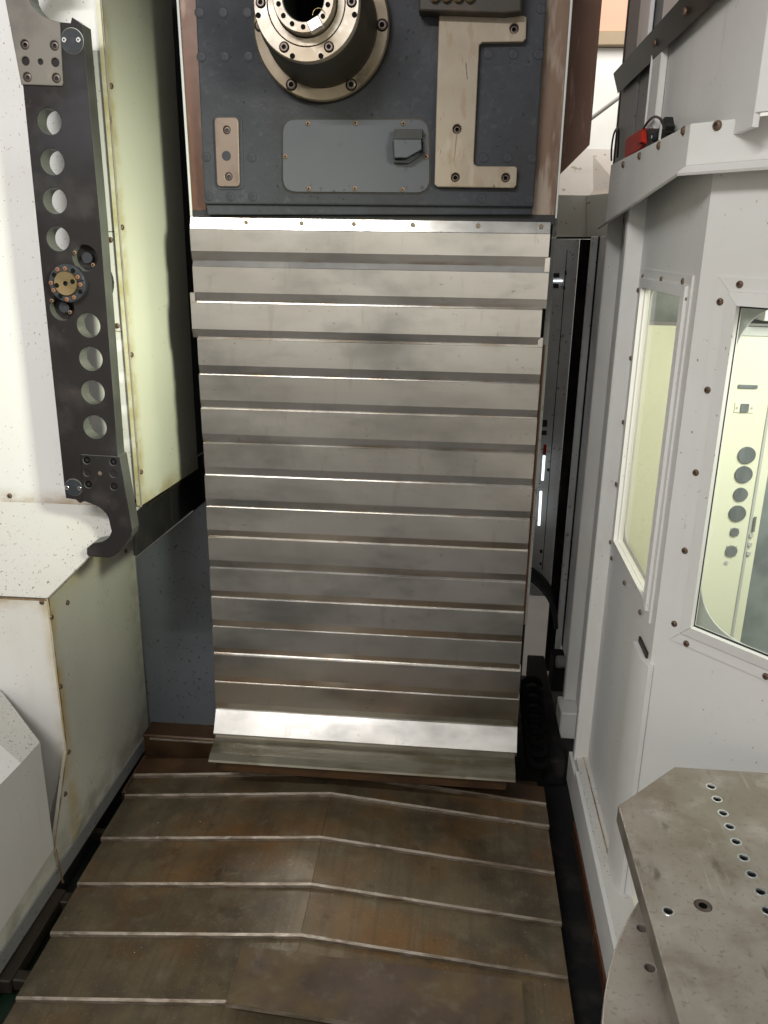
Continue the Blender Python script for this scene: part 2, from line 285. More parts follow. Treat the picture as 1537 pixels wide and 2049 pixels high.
def lathe_mesh(name, prof, seg=24, mi=None, capped=True):
    """prof: (radius, height); axis +Z, local"""
    vs = []; fs = []; ix = []
    for (r, h) in prof:
        for k in range(seg): a = 2*math.pi*k/seg; vs.append((r*math.cos(a), r*math.sin(a), h))
    for i in range(len(prof)-1):
        for k in range(seg):
            k2 = (k+1) % seg; fs.append((i*seg+k, i*seg+k2, (i+1)*seg+k2, (i+1)*seg+k)); ix.append(mi[i] if mi else 0)
    if capped:
        fs.append(tuple((len(prof)-1)*seg+k for k in range(seg))); ix.append(mi[-1] if mi else 0)
    me = bpy.data.meshes.new(name); me.from_pydata(vs, [], fs); me.polygons.foreach_set('material_index', ix); return me
def lathe(name, fr, u, v, prof, mats, parent=None, seg=48, mi=None, n=0, origin=None, capped=True):
    me = lathe_mesh(name, prof, seg, mi, capped); me.transform(fr.mat(u, v, n)); return link(name, me, mats, parent, origin)
def tube(name, pts, r, mats, parent=None, origin=None, seg=8, smooth=True):
    cu = bpy.data.curves.new('t', 'CURVE'); cu.dimensions = '3D'; cu.bevel_depth = r; cu.bevel_resolution = 2; cu.use_fill_caps = True
    if smooth:
        s = cu.splines.new('NURBS'); s.points.add(len(pts)-1); s.use_endpoint_u = True; s.order_u = 4; s.resolution_u = seg
    else:
        s = cu.splines.new('POLY'); s.points.add(len(pts)-1)
    for i, p in enumerate(pts): s.points[i].co = (*p, 1)
    o = bpy.data.objects.new('t', cu); me = bpy.data.meshes.new_from_object(o); bpy.data.objects.remove(o); bpy.data.curves.remove(cu)
    return link(name, me, mats, parent, origin, 60)

# screws: shared meshes, axis +Z, seat at z = 0
def screw_mesh(kind, r):
    if kind == 'button':
        me = lathe_mesh('button_screw', [(r, 0), (r, r*.12), (r*.9, r*.42), (r*.66, r*.62), (r*.42, r*.66), (r*.40, r*.30)], 12, [0, 0, 0, 0, 1, 1]); mm = ['rusty', 'bolt']
    elif kind == 'cap':
        me = lathe_mesh('cap_screw', [(r, -.004), (r, -.0006), (r*.9, 0), (r*.52, 0), (r*.48, -r*.5)], 14, [0, 0, 0, 1, 1]); mm = ['bolt', 'hole']
    elif kind == 'orange':
        me = lathe_mesh('cap_screw', [(r, -.002), (r, r*.5), (r*.85, r*.6), (r*.42, r*.6), (r*.4, r*.2)], 12, [0, 0, 0, 1, 1]); mm = ['orange', 'bolt']
    elif kind == 'shiny':
        me = lathe_mesh('cap_screw', [(r, -.002), (r, r*.3), (r*.85, r*.45), (r*.45, r*.45), (r*.4, r*.1)], 12, [0, 0, 0, 1, 1]); mm = ['shiny', 'bolt']
    elif kind == 'small':
        me = lathe_mesh('cap_screw', [(r, -.002), (r, r*.25), (r*.8, r*.4), (r*.4, r*.4), (r*.4, 0)], 10, [0, 0, 0, 1, 1]); mm = ['rusty', 'hole']
    elif kind == 'head':
        me = lathe_mesh('cap_screw', [(r*1.28, -.001), (r*1.28, .0004), (r*1.04, .0005), (r*1.0, .0006), (r, .0034), (r*.88, .0042), (r*.55, .0042), (r*.5, .0012)], 16, [1, 1, 1, 0, 0, 0, 1, 1]); mm = ['bolt', 'hole']
    elif kind == 'flush':
        me = lathe_mesh('rivet', [(r, -.001), (r, .0003), (r*.9, .0009), (r*.4, .0008)], 14); mm = ['steel_dull']
    for q in mm: me.materials.append(M[q])
    me.polygons.foreach_set('use_smooth', [True]*len(me.polygons)); me.set_sharp_from_angle(angle=R(40)); return me
SM = {}
def screw(kind, r, fr, u, v, parent, n=0.0, name='screw'):
    key = (kind, r)
    if key not in SM: SM[key] = screw_mesh(kind, r)
    o = bpy.data.objects.new(name, SM[key]); C.collection.objects.link(o); o.parent = parent
    m = fr.mat(u, v, n, random.uniform(0, 6)); m.translation = m.translation + Vector((0, 0, H)) - ORIG[parent.name]
    o.matrix_basis = m; return o
def pxscrews(kind, r, fr, pts, parent, n=0.0):
    for p in pts: screw(kind, r, fr, *fr.px(*p), parent, n)
def strip_on(name, fr, a, b, wdt, mats, parent, n=.0006):
    """thin real joint strip between two plane points"""
    a = Vector(a).to_2d(); b = Vector(b).to_2d(); d = (b-a).normalized(); q = Vector((-d.y, d.x))*wdt/2
    k = 14; L1 = []; L2 = []
    for i in range(k+1):
        p = a.lerp(b, i/k); j = random.uniform(.55, 1.25); L1.append(tuple(p+q*j)); L2.append(tuple(p-q*random.uniform(.55, 1.25)))
    return plate(name, fr, L1 + L2[::-1], .0012, mats, parent, n=n, bevel=0)

def sweep_x(name, prof, x0, x1, t, mats, parent, back=True):
    """sheet with a bent section (y, z) extruded along x, thickness t behind it"""
    n = len(prof); vs = []; fs = []
    sec = list(prof) + [(y+t, z) for (y, z) in reversed(prof)]
    m = len(sec); K = 5
    for i in range(K):
        x = x0 + (x1-x0)*i/(K-1)
        for (y, z) in sec: vs.append((x, y, z))
    for i in range(K-1):
        for k in range(m):
            k2 = (k+1) % m; fs.append((i*m+k, i*m+k2, (i+1)*m+k2, (i+1)*m+k))
    fs.append(tuple(range(m))); fs.append(tuple((K-1)*m+k for k in range(m)))
    return raw(name, vs, fs, mats, parent, ang=4)

def mitre_frame(fr, corners, prof, mats, parent, name='frame_rail', n=0):
    """rails with mitred ends; prof = (inset, height) from outer edge to inner edge"""
    k = len(corners); P = [Vector(c).to_2d() for c in corners]
    cen = sum(P, Vector((0, 0)))/k; out = []
    def inset(i, d):
        p = P[i]; e1 = (p-P[i-1]).normalized(); e2 = (P[(i+1) % k]-p).normalized()
        n1 = Vector((-e1.y, e1.x)); n2 = Vector((-e2.y, e2.x))
        if n1.dot(cen-p) < 0: n1 = -n1
        if n2.dot(cen-p) < 0: n2 = -n2
        b = (n1+n2); b = b/b.dot(n1); return p + b*d
    for i in range(k):
        j = (i+1) % k; vs = []; fs = []
        sec = [(prof[0][0], -.002)] + list(prof) + [(prof[-1][0], -.002)]
        g = .0004
        for (d, h) in sec:
            a, b = inset(i, d), inset(j, d); e = (b-a).normalized()*g
            a = a+e; b = b-e
            vs += [fr.at(a.x, a.y, n+h), fr.at(b.x, b.y, n+h)]
        m = len(sec)
        for q in range(m-1): fs.append((2*q, 2*q+1, 2*q+3, 2*q+2))
        fs.append((0, 1, 2*m-1, 2*m-2)); fs.append(tuple(2*q for q in range(m))); fs.append(tuple(2*q+1 for q in range(m)))
        out.append(raw(name, vs, fs, mats, parent, ang=20))
    return out

# ================================================================== THE SETTING
fl = box('ground', -14, 14, -12, 9, -1.72, -1.66, 'concrete', bevel=0); tag(fl, kind='structure')
hw = box('hall_wall', -6, 9, 6.0, 6.2, -1.66, 1.20, 'wallw', bevel=0); tag(hw, kind='structure')
hb = box('hall_wall', -7, 7, -3.8, -3.6, -1.66, 1.3, 'wallw', bevel=0); tag(hb, kind='structure')
hu = box('hall_wall', -6, 9, 6.0, 6.2, 1.285, 4.0, 'orangewall', bevel=0); tag(hu, kind='structure')
bm_ = box('roof_beam', -6, 9, 5.93, 6.05, 1.203, 1.283, 'beam', origin=(.8, 6, 1.2), bevel=.004)
tag(bm_, 'tan beam along the foot of the salmon wall, far behind the machine', 'beam')
o = tube('pipe', [onY(1150, 262, 4.2), onY(1255, 183, 4.2)], .009, 'pipe', origin=(.7, 4.2, .5), smooth=False)
tag(o, 'thin pale slanting rod in front of the far white wall', 'rod')

# ================================================================== SPINDLE HEADSTOCK
F2 = FY(2.0)
hs = thing('spindle_headstock', 'blue grey headstock with round steel spindle nose above the slatted cover', 'headstock', (-.3, 2.0, .06))
pxplate('face_plate', F2, [(386, -90), (1100, -90), (1068, 414), (409, 408)], .05, 'cast', hs, bevel=.004)
pxplate('bottom_lip', FY(2.012), [(411, 405), (1066, 412), (1064, 430), (416, 430)], .05, 'cast', hs, bevel=.003)
fr = FY(2.035)
pxplate('guide_rail', fr, [(352, -90), (392, -90), (414, 428), (385, 425)], .05, 'brownrail', hs, bevel=.002)
pxplate('guide_rail', fr, [(1096, -90), (1150, -90), (1111, 437), (1062, 432)], .05, 'palerail', hs, bevel=.002)['label'] = 'worn patchy rust and bare metal rail'
pxplate('rail_edge', fr.shifted(.004), [(1148, -90), (1153, -90), (1114.5, 437), (1111, 437)], .03, 'greyframe', hs, bevel=.001)
pxplate('rail_edge', fr.shifted(.004), [(347, -90), (352.5, -90), (385.5, 440), (381, 440)], .03, 'greyframe', hs, bevel=.001)
pxplate('gap_shade_strip', FY(2.03), [(386, 420), (1110, 430), (1110, 450), (386, 446)], .02, 'black', hs)  # black strip painted in for the shaded gap under the headstock
pg = lathe_mesh('plug', [(.0108, -.001), (.0108, .0003), (.0104, .0010), (.0100, .0010), (.0095, .0006), (.006, .0009), (.001, .0009)], 20)
pg.materials.append(M['plugm'])
for p in [(399, 25.4), (446, 25), (494.7, 25), (402.9, 114), (449.5, 113.7), (497, 113), (412.7, 314), (503.7, 315), (417, 393), (461, 393.6), (505.5, 393.6),
          (977.8, 108), (1027.8, 108), (1077.8, 108.4), (1083, 17), (968, 315.6), (1016, 315.6), (1064, 316.6), (963.8, 397.5), (1011.6, 397.5), (1059, 398.4)]:
    o = bpy.data.objects.new('plug', pg); C.collection.objects.link(o); o.parent = hs
    m = F2.mat(*F2.px(*p)); m.translation = m.translation + Vector((0, 0, H)) - ORIG[hs.name]; o.matrix_basis = m
# small bolted strip at lower left, in a shallow milled pocket
pxplate('pocket_rim', F2, [(426, 229), (485, 230), (489, 380), (432, 380)], .004, 'cast', hs, n=.0025, bevel=.002, r=.014)
st = pxplate('clamp_strip', F2, [(431, 236), (479, 236), (482, 374), (437, 374)], .009, 'stripm', hs, n=.010, bevel=.0015, r=.01, holes=[circ(*F2.px(455.8, 261.3), .0085), circ(*F2.px(459.7, 354), .0085)])
pxscrews('cap', .0078, F2, [(455.8, 261.3), (459.7, 354)], st, .006)
lathe('plug', F2, *F2.px(455.5, 312.8), [(.0105, .009), (.0105, .0105), (.002, .0108)], 'plugm', hs, 20)
# cover plate with its hooded gland
cp = pxplate('cover_plate', F2, [(567, 240), (858, 240), (860, 386), (567, 384)], .007, 'cover', hs, n=.006, bevel=.0012, r=.030)
pxplate('gasket', F2, [(564.5, 237.5), (860.5, 237.5), (862.5, 388.5), (564.5, 386.5)], .003, 'oily', hs, n=.002, bevel=0, r=.031)
pxscrews('small', .0055, F2, [(617, 248), (712, 247), (572, 313.7), (619, 377.7), (711, 377.7), (807.8, 247.8), (853, 314), (806, 379.7)], cp, .006)
a = F2.px(790, 262); b = F2.px(847, 262); c = F2.px(790, 283); d = F2.px(792, 319); e = F2.px(816, 319); f_ = F2.px(845, 303); g = F2.px(844, 283)
gl = plate('gland_hood', F2, [c, g, f_, e, d], .038, 'cover', hs, n=.040, bevel=.002)
plate('hood_shade_block', F2, [(a[0]+.002, a[1]), (b[0], b[1]), (g[0]+.002, g[1]+.0012), (c[0]-.001, c[1]+.0012)], .026, 'black', hs, n=.030, bevel=.001)  # solid black block built for the shaded recess of the hood
plate('hood_lip', F2, [(c[0]-.004, c[1]-.004), (c[0], c[1]), (d[0], d[1]-.004), (e[0]+.004, e[1]-.005), (f_[0]+.006, f_[1]-.004), (g[0]+.004, g[1]), (g[0]+.006, f_[1]-.006), (e[0]+.005, e[1]-.009), (d[0]-.003, d[1]-.008)], .020, 'black', hs, n=.024, bevel=0)
# C-shaped bracket
z3 = lambda x, y: (760+x/3.2, y/3.2)
cpts = [z3(*p) for p in [(386, -60), (648, -60), (648, 100), (662, 114), (920, 114), (936, 126), (932, 258), (914, 279), (655, 284), (636, 300), (600, 1030), (603, 1056), (625, 1069), (864, 1070), (877, 1082), (871, 1188), (855, 1207), (370, 1200), (352, 1183), (362, 760)]]
ch = [z3(*p) for p in [(858, 195), (495, 833), (484, 1140), (804, 1142)]]
cb = pxplate('bracket_plate', F2, cpts, .018, 'bracket', hs, n=.018, bevel=.002, holes=[circ(*F2.px(*p), .0095) for p in ch])
pxscrews('cap', .0088, F2, ch, cb, .008)
strip_on('rust_run', F2, F2.px(914, 268), F2.px(908, 342), .0016, 'seam', cb, n=.0186)
strip_on('rust_run', F2, F2.px(932, 128), F2.px(935, 162), .0014, 'oily', cb, n=.0186)
# block at the top edge with brass fittings
vb = pxplate('valve_block', FY(1.95), [(838, -80), (1046, -80), (1044, 24), (1010, 28), (838, 22)], .045, 'oily', hs, bevel=.004)
for x in (870, 893, 917, 940):
    lathe('fitting', FY(1.95), *FY(1.95).px(x, -6), [(.011, 0), (.011, .010), (.008, .014), (.003, .014)], 'brass', vb, 12)
# spindle
SU, SV = -.315, .438
spn = lambda *a, **k: lathe(*a, **k)
lathe('spindle_flange', F2, SU, SV, [(.1465, -.01), (.1465, .026), (.143, .031), (.121, .031), (.118, .028)], ['steel_dull', 'oily'], hs, 72, mi=[1, 0, 0, 0, 1])
bo = lathe('spindle_housing', F2, SU, SV, [(.121, .020), (.119, .060), (.113, .075), (.111, .150), (.104, .185), (.1025, .192), (.064, .1925)], 'oily', hs, 72, capped=False)
ns = lathe('spindle_nose', F2, SU, SV, [(.1035, .188), (.1035, .205), (.1015, .2085), (.0772, .2085), (.0766, .205), (.0752, .205), (.0746, .2085), (.062, .2085), (.0608, .195), (.0605, .190)], ['steel', 'hole'], hs, 72, mi=[0, 0, 0, 0, 1, 0, 0, 0, 1, 1], capped=False)
si = lathe('spindle_face', F2, SU, SV, [(.0590, .19), (.0590, .236), (.0575, .239), (.041, .239), (.0392, .236), (.034, .19), (.030, .12)], ['steel_dull', 'steel', 'hole'], hs, 64, mi=[0, 1, 1, 1, 2, 2, 2])
for k in range(6):
    a = R(-60+60*k) + R(-90+30)
    screw('head', .0080, F2, SU+.0885*math.cos(a), SV+.0885*math.sin(a), ns, .2085)
    screw('head', .0098, F2, SU+.1310*math.cos(a), SV+.1310*math.sin(a), hs, .031)
hm = lathe_mesh('tapped_hole', [(.0052, -.001), (.0052, .0003), (.0042, .0005), (.0040, .0004)], 12, [0, 1, 1, 1]); hm.materials.append(M['steel_dull']); hm.materials.append(M['hole'])
def tapped(fr, u, v, n, parent, s=1):
    o = bpy.data.objects.new('tapped_hole', hm); C.collection.objects.link(o); o.parent = parent
    m = fr.mat(u, v, n); m.translation = m.translation + Vector((0, 0, H)) - ORIG[parent.name]; o.matrix_basis = m @ Matrix.Scale(s, 4)
for k in range(6):
    for dd in (-17, 17):
        if (k*2 + (dd > 0)) % 3 == 2: continue
        a = R(-90+60*k+dd); tapped(F2, SU+.0965*math.cos(a), SV+.0965*math.sin(a), .2092, ns)
for k in range(14):
    a = R(-90 + 25.7*k - 1)
    if k == 1: continue
    tapped(F2, SU+.0485*math.cos(a), SV+.0485*math.sin(a), .2396, si, .9)
key = F2.mat(SU+.052*math.cos(R(-63)), SV+.052*math.sin(R(-63)), .243, R(27))
me = bpy.data.meshes.new('drive_key'); bm = bmesh.new(); bmesh.ops.create_cube(bm, size=1, matrix=key @ Matrix.Diagonal((.026, .020, .022, 1))); bmesh.ops.bevel(bm, geom=bm.edges[:], offset=.0015, segments=1, affect='EDGES'); bm.to_mesh(me); bm.free()
link('drive_key', me, 'shiny', hs)
tube('wire_loop', [F2.at(SU+.03+.012*math.cos(R(t)), SV-.030+.012*math.sin(R(t)), .243) for t in range(20, 200, 20)], .0008, 'brass', hs)

# ================================================================== SLATTED COVER OF THE COLUMN
wc = thing('slatted_way_cover', 'bright stainless telescopic cover of many horizontal slats below the headstock', 'way cover', (-.215, 2.0, -1.43))
L_ = [(383, 521.6, 1096.4, 531.7), (388.7, 603.2, 1093.5, 617), (385.8, 676.2, 1080, 692), (398.7, 747.2, 1080, 766.4), (401.6, 819.4, 1075, 835), (405.3, 883.2, 1070, 907.8), (410.2, 950.2, 1065, 973.2),
      (412.6, 1013, 1061, 1038.9), (415.6, 1073.6, 1056, 1103.3), (419.3, 1134.2, 1052, 1165.9), (422.6, 1194.7, 1047.4, 1225.8), (425.6, 1253.7, 1043.8, 1285.4), (427.7, 1308, 1039.9, 1343), (430.2, 1363.5, 1037.8, 1400.4), (432.3, 1418.6, 1035.3, 1454.9)]
zt = .040
for i, (xa, ya, xb, yb) in enumerate(L_):
    pa, pb = onY(xa, ya, 2.0), onY(xb, yb, 2.0); zb = (pa.z+pb.z)/2; x0, x1 = pa.x, pb.x
    h = zt-zb; yb_ = 2.0 + random.uniform(-.0012, .0012); tilt = random.uniform(-.0008, .0010) + (.0004 if i < 8 else -.0006)
    led = [.020, .014, .003, .002, .003, .0015, .003, .002, .002, .001, .002, .001, .0008, .0006, .0005][i]
    BD = .0060 if i < 5 else (.0045 if i < 9 else .0035)
    prof = [(yb_+.016, zt+.012), (yb_+BD+.001, zt), (yb_+.0005, zt-led), (yb_-.0005, zt-led-.001), (yb_+tilt, zb+.021), (yb_+BD, zb), (yb_+BD+.004, zb-.001)]
    if i == 0: prof = [(yb_+.010, .0505), (yb_+.0035, .026), (yb_-.0005, .0245), (yb_+tilt, zb+.021), (yb_+BD, zb), (yb_+BD+.004, zb-.001)]
    sl = sweep_x('slat', prof, x0, x1, .0025, 'slat', wc)
    if i == 0:
        sl['label'] = 'top slat with a scratched upright flange'
        for x in (492, 603, 708, 826, 957, 1083):
            p = onY(x, 448 + (x-700)*.014, 2.004); screw('flush', .0052, Frame((0, 2.0052, 0), (1, 0, 0), (0, 0, 1)), p.x, p.z, sl, 0)
    if i in (1, 2, 3):                                  # upstanding guide ears at the ends of three slats
        xs = (x1-.011, x1+.001) if i in (1, 3) else (x0-.001, x0+.011)
        box('guide_ear', min(xs), max(xs), yb_+.0015, yb_+.008, zt-led-.002, zt+.020, 'slat', sl, bevel=.0008)
    zt = zb
x0, x1 = -.635, .2115
s16 = sweep_x('slat', [(2.016, zt+.006), (2.001, zt-.0015), (1.966, zt-.058), (1.966, zt-.062), (1.974, zt-.076)], x0, x1, .0025, 'slat', wc); s16['label'] = 'tilted slat that shines bright'
s17 = sweep_x('slat', [(1.978, zt-.072), (1.966, zt-.0765), (1.918, zt-.088), (1.900, zt-.099), (1.897, zt-.104), (1.906, zt-.108)], x0+.003, x1-.005, .0025, 'slat_oily', wc); s17['label'] = 'flared oily bottom slat with rusty lip'
box('rust_foot', x0+.02, x1-.025, 1.92, 2.04, zt-.150, zt-.107, 'floorfar', wc, bevel=.004)

# ================================================================== COLUMN BEHIND
co = thing('machine_column', 'dark grey column body showing as narrow strips beside the slatted cover', 'column', (-.2, 2.3, -1.46))
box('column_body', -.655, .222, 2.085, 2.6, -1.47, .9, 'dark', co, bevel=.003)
pxplate('side_strip', FY(2.08), [(1108, 430), (1117, 430), (1097, 690), (1055, 1250), (1046, 1250), (1085, 700)], .05, 'greycab', co, bevel=.001)
pxplate('dirty_edge', FY(2.077), [(1088, 690), (1092, 690), (1050, 1250), (1046, 1250)], .02, 'brownrail', co, bevel=.001)
sg = pxplate('side_guard', FY(2.2), [(1140, -60), (1207, -60), (1205, 0), (1180, 290), (1122, 348), (1105, 348)], .012, 'brownrail', co, bevel=.001); sg['label'] = 'rust brown guard plate with its lower corner cut off'

# ================================================================== LEFT: UPPER WALL, YELLOWISH SIDE PANEL
XL = -.93; SU_ = .80; XU = XL*SU_; YU = 2.31*SU_
lw = thing('upper_enclosure_wall', 'white sheet metal wall behind the tool arm with a yellowish side panel', 'enclosure wall', (-1.0, YU, -.62))
FW = FY(YU); FS = FXR(XU)
plate('front_panel', FW, [(-2.2, -.620), (XU-.003, -.620), (XU-.003, .95), (-2.2, .95)], .012, 'white', lw)
ys = plate('side_panel', FS.shifted(.003), [(YU-.008, -.612), (2.29, -.64), (2.29, .95), (YU-.008, .95)], .012, 'yellow_side', lw); ys['label'] = 'glossy yellowish side panel'
plate('side_flange', FS.shifted(.0045), [(YU-.008, -.612), (YU-.003, -.612), (YU-.003, .95), (YU-.008, .95)], .004, 'seam_grey', lw, bevel=.0005)
for (a, b) in (((206, 463), (237.5, 464)), ((228, 662), (250, 664))):
    strip_on('seam', FW, FW.px(*a), FW.px(*b), .0026, 'seam', lw)
strip_on('seam', FW, FW.px(-40, 1004), FW.px(276, 1014), .0036, 'seam', lw, n=.001)
pxscrews('button', .0064, FW, [(221, 480), (234.4, 652), (19.7, 992)], lw)
pxscrews('button', .0064, FS.shifted(.003), [(222, 172), (244, 455), (263, 710), (282, 944)], lw)
tg = thing('overhang_shade_band', 'black band painted in for the shade under the yellowish side panel', 'shade band', (XU, 2.0, -.7))  # black band stands in for the unlit cavity under the overhang
FG = FXR(XU-.012)
plate('band', FG, FG.pts([(272, 1000), (410, 905), (425, 985), (412, 1000), (275, 1112)]), .01, 'black', tg)
FG2 = FXR(XU-.004)
plate('lip', FG2, FG2.pts([(300, 1006), (408, 930), (408, 935), (300, 1012)]), .006, 'oily', tg, bevel=.001)
pxplate('joint_bar', FXR(XU-.010), [(343, 985), (345, 984), (347, 1045), (345, 1046)], .003, 'oily', tg, bevel=0)
slab_q = [(XU-.02, YU, -.628), (XU-.02, 2.29, -.645), (-1.2, 2.29, -.645), (-1.2, YU, -.628)]
raw('underside', slab_q + [(x, y, z-.004) for x, y, z in slab_q], [(0, 1, 2, 3), (7, 6, 5, 4), (0, 1, 5, 4), (1, 2, 6, 5), (2, 3, 7, 6), (3, 0, 4, 7)], 'dark', tg)  # near-black sheet gives the overhang's underside its shade

# ================================================================== LEFT: LOWER BOX
lb = thing('lower_enclosure_box', 'white speckled lower enclosure box with sloped speckled top beneath the tool arm', 'enclosure box', (-1.2, 2.0, -1.5))
# shelf top (a gentle slope), front panel, side panel
vs = [(-2.2, YU, -.624), (XU-.006, YU-.002, -.617), (XL, 1.700, -.803), (-2.2, 1.700, -.806)]
def slab(name, q, t, mats, parent, origin=None):
    n = (Vector(q[1])-Vector(q[0])).cross(Vector(q[2])-Vector(q[0])).normalized()
    if n.z < 0 or (abs(n.z) < .05 and n.y > 0): n = -n
    b = [Vector(v)-n*t for v in q]; k = len(q)
    return raw(name, [*q, *b], [tuple(range(k)), tuple(range(2*k-1, k-1, -1))] + [(i, (i+1) % k, k+(i+1) % k, k+i) for i in range(k)], mats, parent, origin)
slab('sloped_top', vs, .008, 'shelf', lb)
FF = FY(1.702)
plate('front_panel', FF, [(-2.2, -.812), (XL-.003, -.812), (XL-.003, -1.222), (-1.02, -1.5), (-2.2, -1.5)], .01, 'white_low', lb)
FS2 = FXR(XL)
side = plate('side_panel', FS2, [(1.704, -.808), (2.232, -.778), (2.225, -1.515), (.95, -1.505), (.95, -1.40), (1.589, -1.424), (1.704, -1.222)], .01, 'yellow_side_low', lb, bevel=.0015)
side['label'] = 'side panel yellower near its top edge'
strip_on('edge_seam', FS2, (1.704, -.806), (2.23, -.776), .006, 'seam', lb, n=.0012)
strip_on('edge_seam', FS2, (1.7045, -.806), (1.7045, -1.222), .005, 'seam', lb, n=.0012)
strip_on('edge_seam', FS2, (1.7045, -1.222), (1.589, -1.424), .006, 'seam', lb, n=.0012)
strip_on('edge_seam', FF, (-2.0, -.812), (XL-.004, -.810), .005, 'seam', lb, n=.001)
pxscrews('button', .0068, FS2, [(134.6, 1206), (102.5, 1235), (120.4, 1374), (137, 1504.7), (130, 1588.7), (251, 1103)], lb)
pxscrews('button', .0062, FF, [(84, 1205)], lb)
# skirting rail along the bottom
plate('skirting', FS2.shifted(.004), [(2.20, -1.490), (.95, -1.467), (.95, -1.509), (2.20, -1.534)], .006, 'greycab', lb, bevel=.001)
strip_on('skirting_joint', FS2, (1.589, -1.424), (1.60, -1.535), .006, 'seam', lb, n=.006)
nb = thing('folded_sheet_hood', 'pale folded sheet metal hood with sloped faces at the lower left corner', 'hood', (-1.0, 1.45, -1.42))
P = lambda x, y: onX(x, y, XL+.004)
b_, p2, p3, e_, c_ = P(80, 1485), P(108, 1697), P(-60, 1960), P(-60, 1632), P(42, 1527)
a_ = onY(0, 1379, 1.70); a2 = onY(-80, 1300, 1.70)
d_ = onY(0, 1490, c_.y); d2 = Vector((-1.4, d_.y, d_.z+.02)); e2 = Vector((-1.4, e_.y, e_.z))
bk = Vector((-1.6, 1.70, -.95)); lo = Vector((XL+.004, 1.69, -1.43))
raw('side_face', [b_, p2, p3, e_, c_, Vector((XL-.006, p2.y, p2.z)), Vector((XL-.006, p3.y, p3.z))], [(0, 1, 2, 3, 4), (1, 5, 6, 2)], 'white_clean', nb, ang=3)
raw('sloped_face', [a_, b_, c_, d_, Vector((a_.x-.5, a_.y, a_.z+.25)), Vector((d_.x-.5, d_.y, d_.z+.25))], [(0, 1, 2, 3), (0, 3, 5, 4)], 'shelf', nb, ang=3)  # darker shelf paint puts this face in shade
raw('top_face', [d_, c_, e_, Vector((d_.x-.5, e_.y, d_.z+.20)), Vector((d_.x-.5, d_.y, d_.z+.25))], [(0, 1, 2), (0, 2, 3, 4)], 'white', nb, ang=3)  # lighter paint makes this face read as lit
raw('far_face', [b_, p2, Vector((p2.x-.45, p2.y+.02, p2.z)), Vector((a_.x, a_.y, a_.z))], [(0, 1, 2, 3)], 'white_clean', nb, ang=3)

# ================================================================== SLATE PLATE, BED, GUTTERS
FSL = FY(2.245)
sp_ = plate('slate_panel', FSL, [FSL.px(272, 1117), FSL.px(440, 980), (-.60, -.85), (-.60, -1.468), FSL.px(296, 1452)], .02, 'slate', origin=(-.8, 2.245, -1.47), bevel=.002)
tag(sp_, 'dark slate painted upright plate left of the slatted cover', 'panel')
bd = thing('machine_bed', 'brown oily bed casting at the foot of the column', 'machine bed', (-.3, 2.15, -1.56))
box('bed_step', -.93, -.56, 2.17, 2.30, -1.60, -1.478, 'floorfar', bd, bevel=.004)
box('bright_edge', -.905, -.60, 2.163, 2.172, -1.492, -1.485, 'edge', bd, bevel=.001)
box('bed_top', -.93, .30, 1.98, 2.165, -1.60, -1.548, 'floorfar', bd, bevel=.004)

fc = thing('floor_way_cover', 'rust stained telescopic floor cover of low roof shaped plates with bright edges', 'way cover', (-.3, 1.6, -1.6))
XR_, HL, HR, DR = -.30, .605, .612, .056
edges = [(670.5, 1545), (663, 1587), (644, 1675), (625.8, 1769), (602, 1871), (566, 2006), (533, 2140)]
yb0 = 2.10
for i, (x, y) in enumerate(edges):
    zr = -1.462-.0135*i
    yf = onZ(x, y, zr).y; hl = HL - .002*(i % 2); hr = HR+.002*(i % 2); t = .0125
    back = yb0; zbk = zr + .0008
    def sec(yy, z, dz=0): return [(XR_-hl, yy, z-DR+dz), (XR_, yy, z+dz), (XR_+hr, yy, z-DR-.003+dz)]
    ch_ = .0048
    vs = sec(back, zbk) + sec(yf+ch_, zr) + sec(yf, zr, -.0040) + sec(yf+.0005, zr, -t) + sec(back, zbk, -t)
    fs = []; ix = []
    for k in range(4):
        for q in range(2): fs.append((k*3+q, k*3+q+1, (k+1)*3+q+1, (k+1)*3+q)); ix.append(0 if k == 0 else (1 if k in (1, 2) else 0))
    fs += [(12, 13, 1, 0), (13, 14, 2, 1)]; ix += [0, 0]
    fs += [(0, 3, 6, 9, 12), (2, 14, 11, 8, 5)]; ix += [0, 0]
    so = raw('cover_plate', vs, fs, ['floorfar' if i < 1 else 'floorcover', 'edge'], fc, idx=ix, ang=3)
    tube('ridge_seam', [(XR_, yf+.004, zr-.0001), (XR_, yb0-.002, zbk-.0001)], .0007, 'loose', so, smooth=False)
    yb0 = yf + .10
    if i == 0: yb0 = yf+.04

# loose flat plate lying on the right half, towards the camera
q = [onZ(487, 1895, -1.515), onZ(1044, 1955, -1.515), onZ(1046, 2200, -1.515), onZ(458, 2012, -1.515)]
yk, yn = (q[0].y+q[1].y)/2, q[3].y
vsT = [(q[0].x, yk+.005, -1.508), (q[1].x, yk-.008, -1.524), (q[1].x, yn-.03, -1.524), (q[0].x, yn, -1.508)]
lp = slab('flat_steel_plate', vsT, .012, 'loose', None, origin=(-.1, 1.3, -1.53)); me = lp.data
me.materials.append(M['edge'])
for f in me.polygons:
    if f.normal.y < -.7: f.material_index = 1
tag(lp, 'flat rusty brown plate lying on the nearest floor cover plates', 'steel plate')

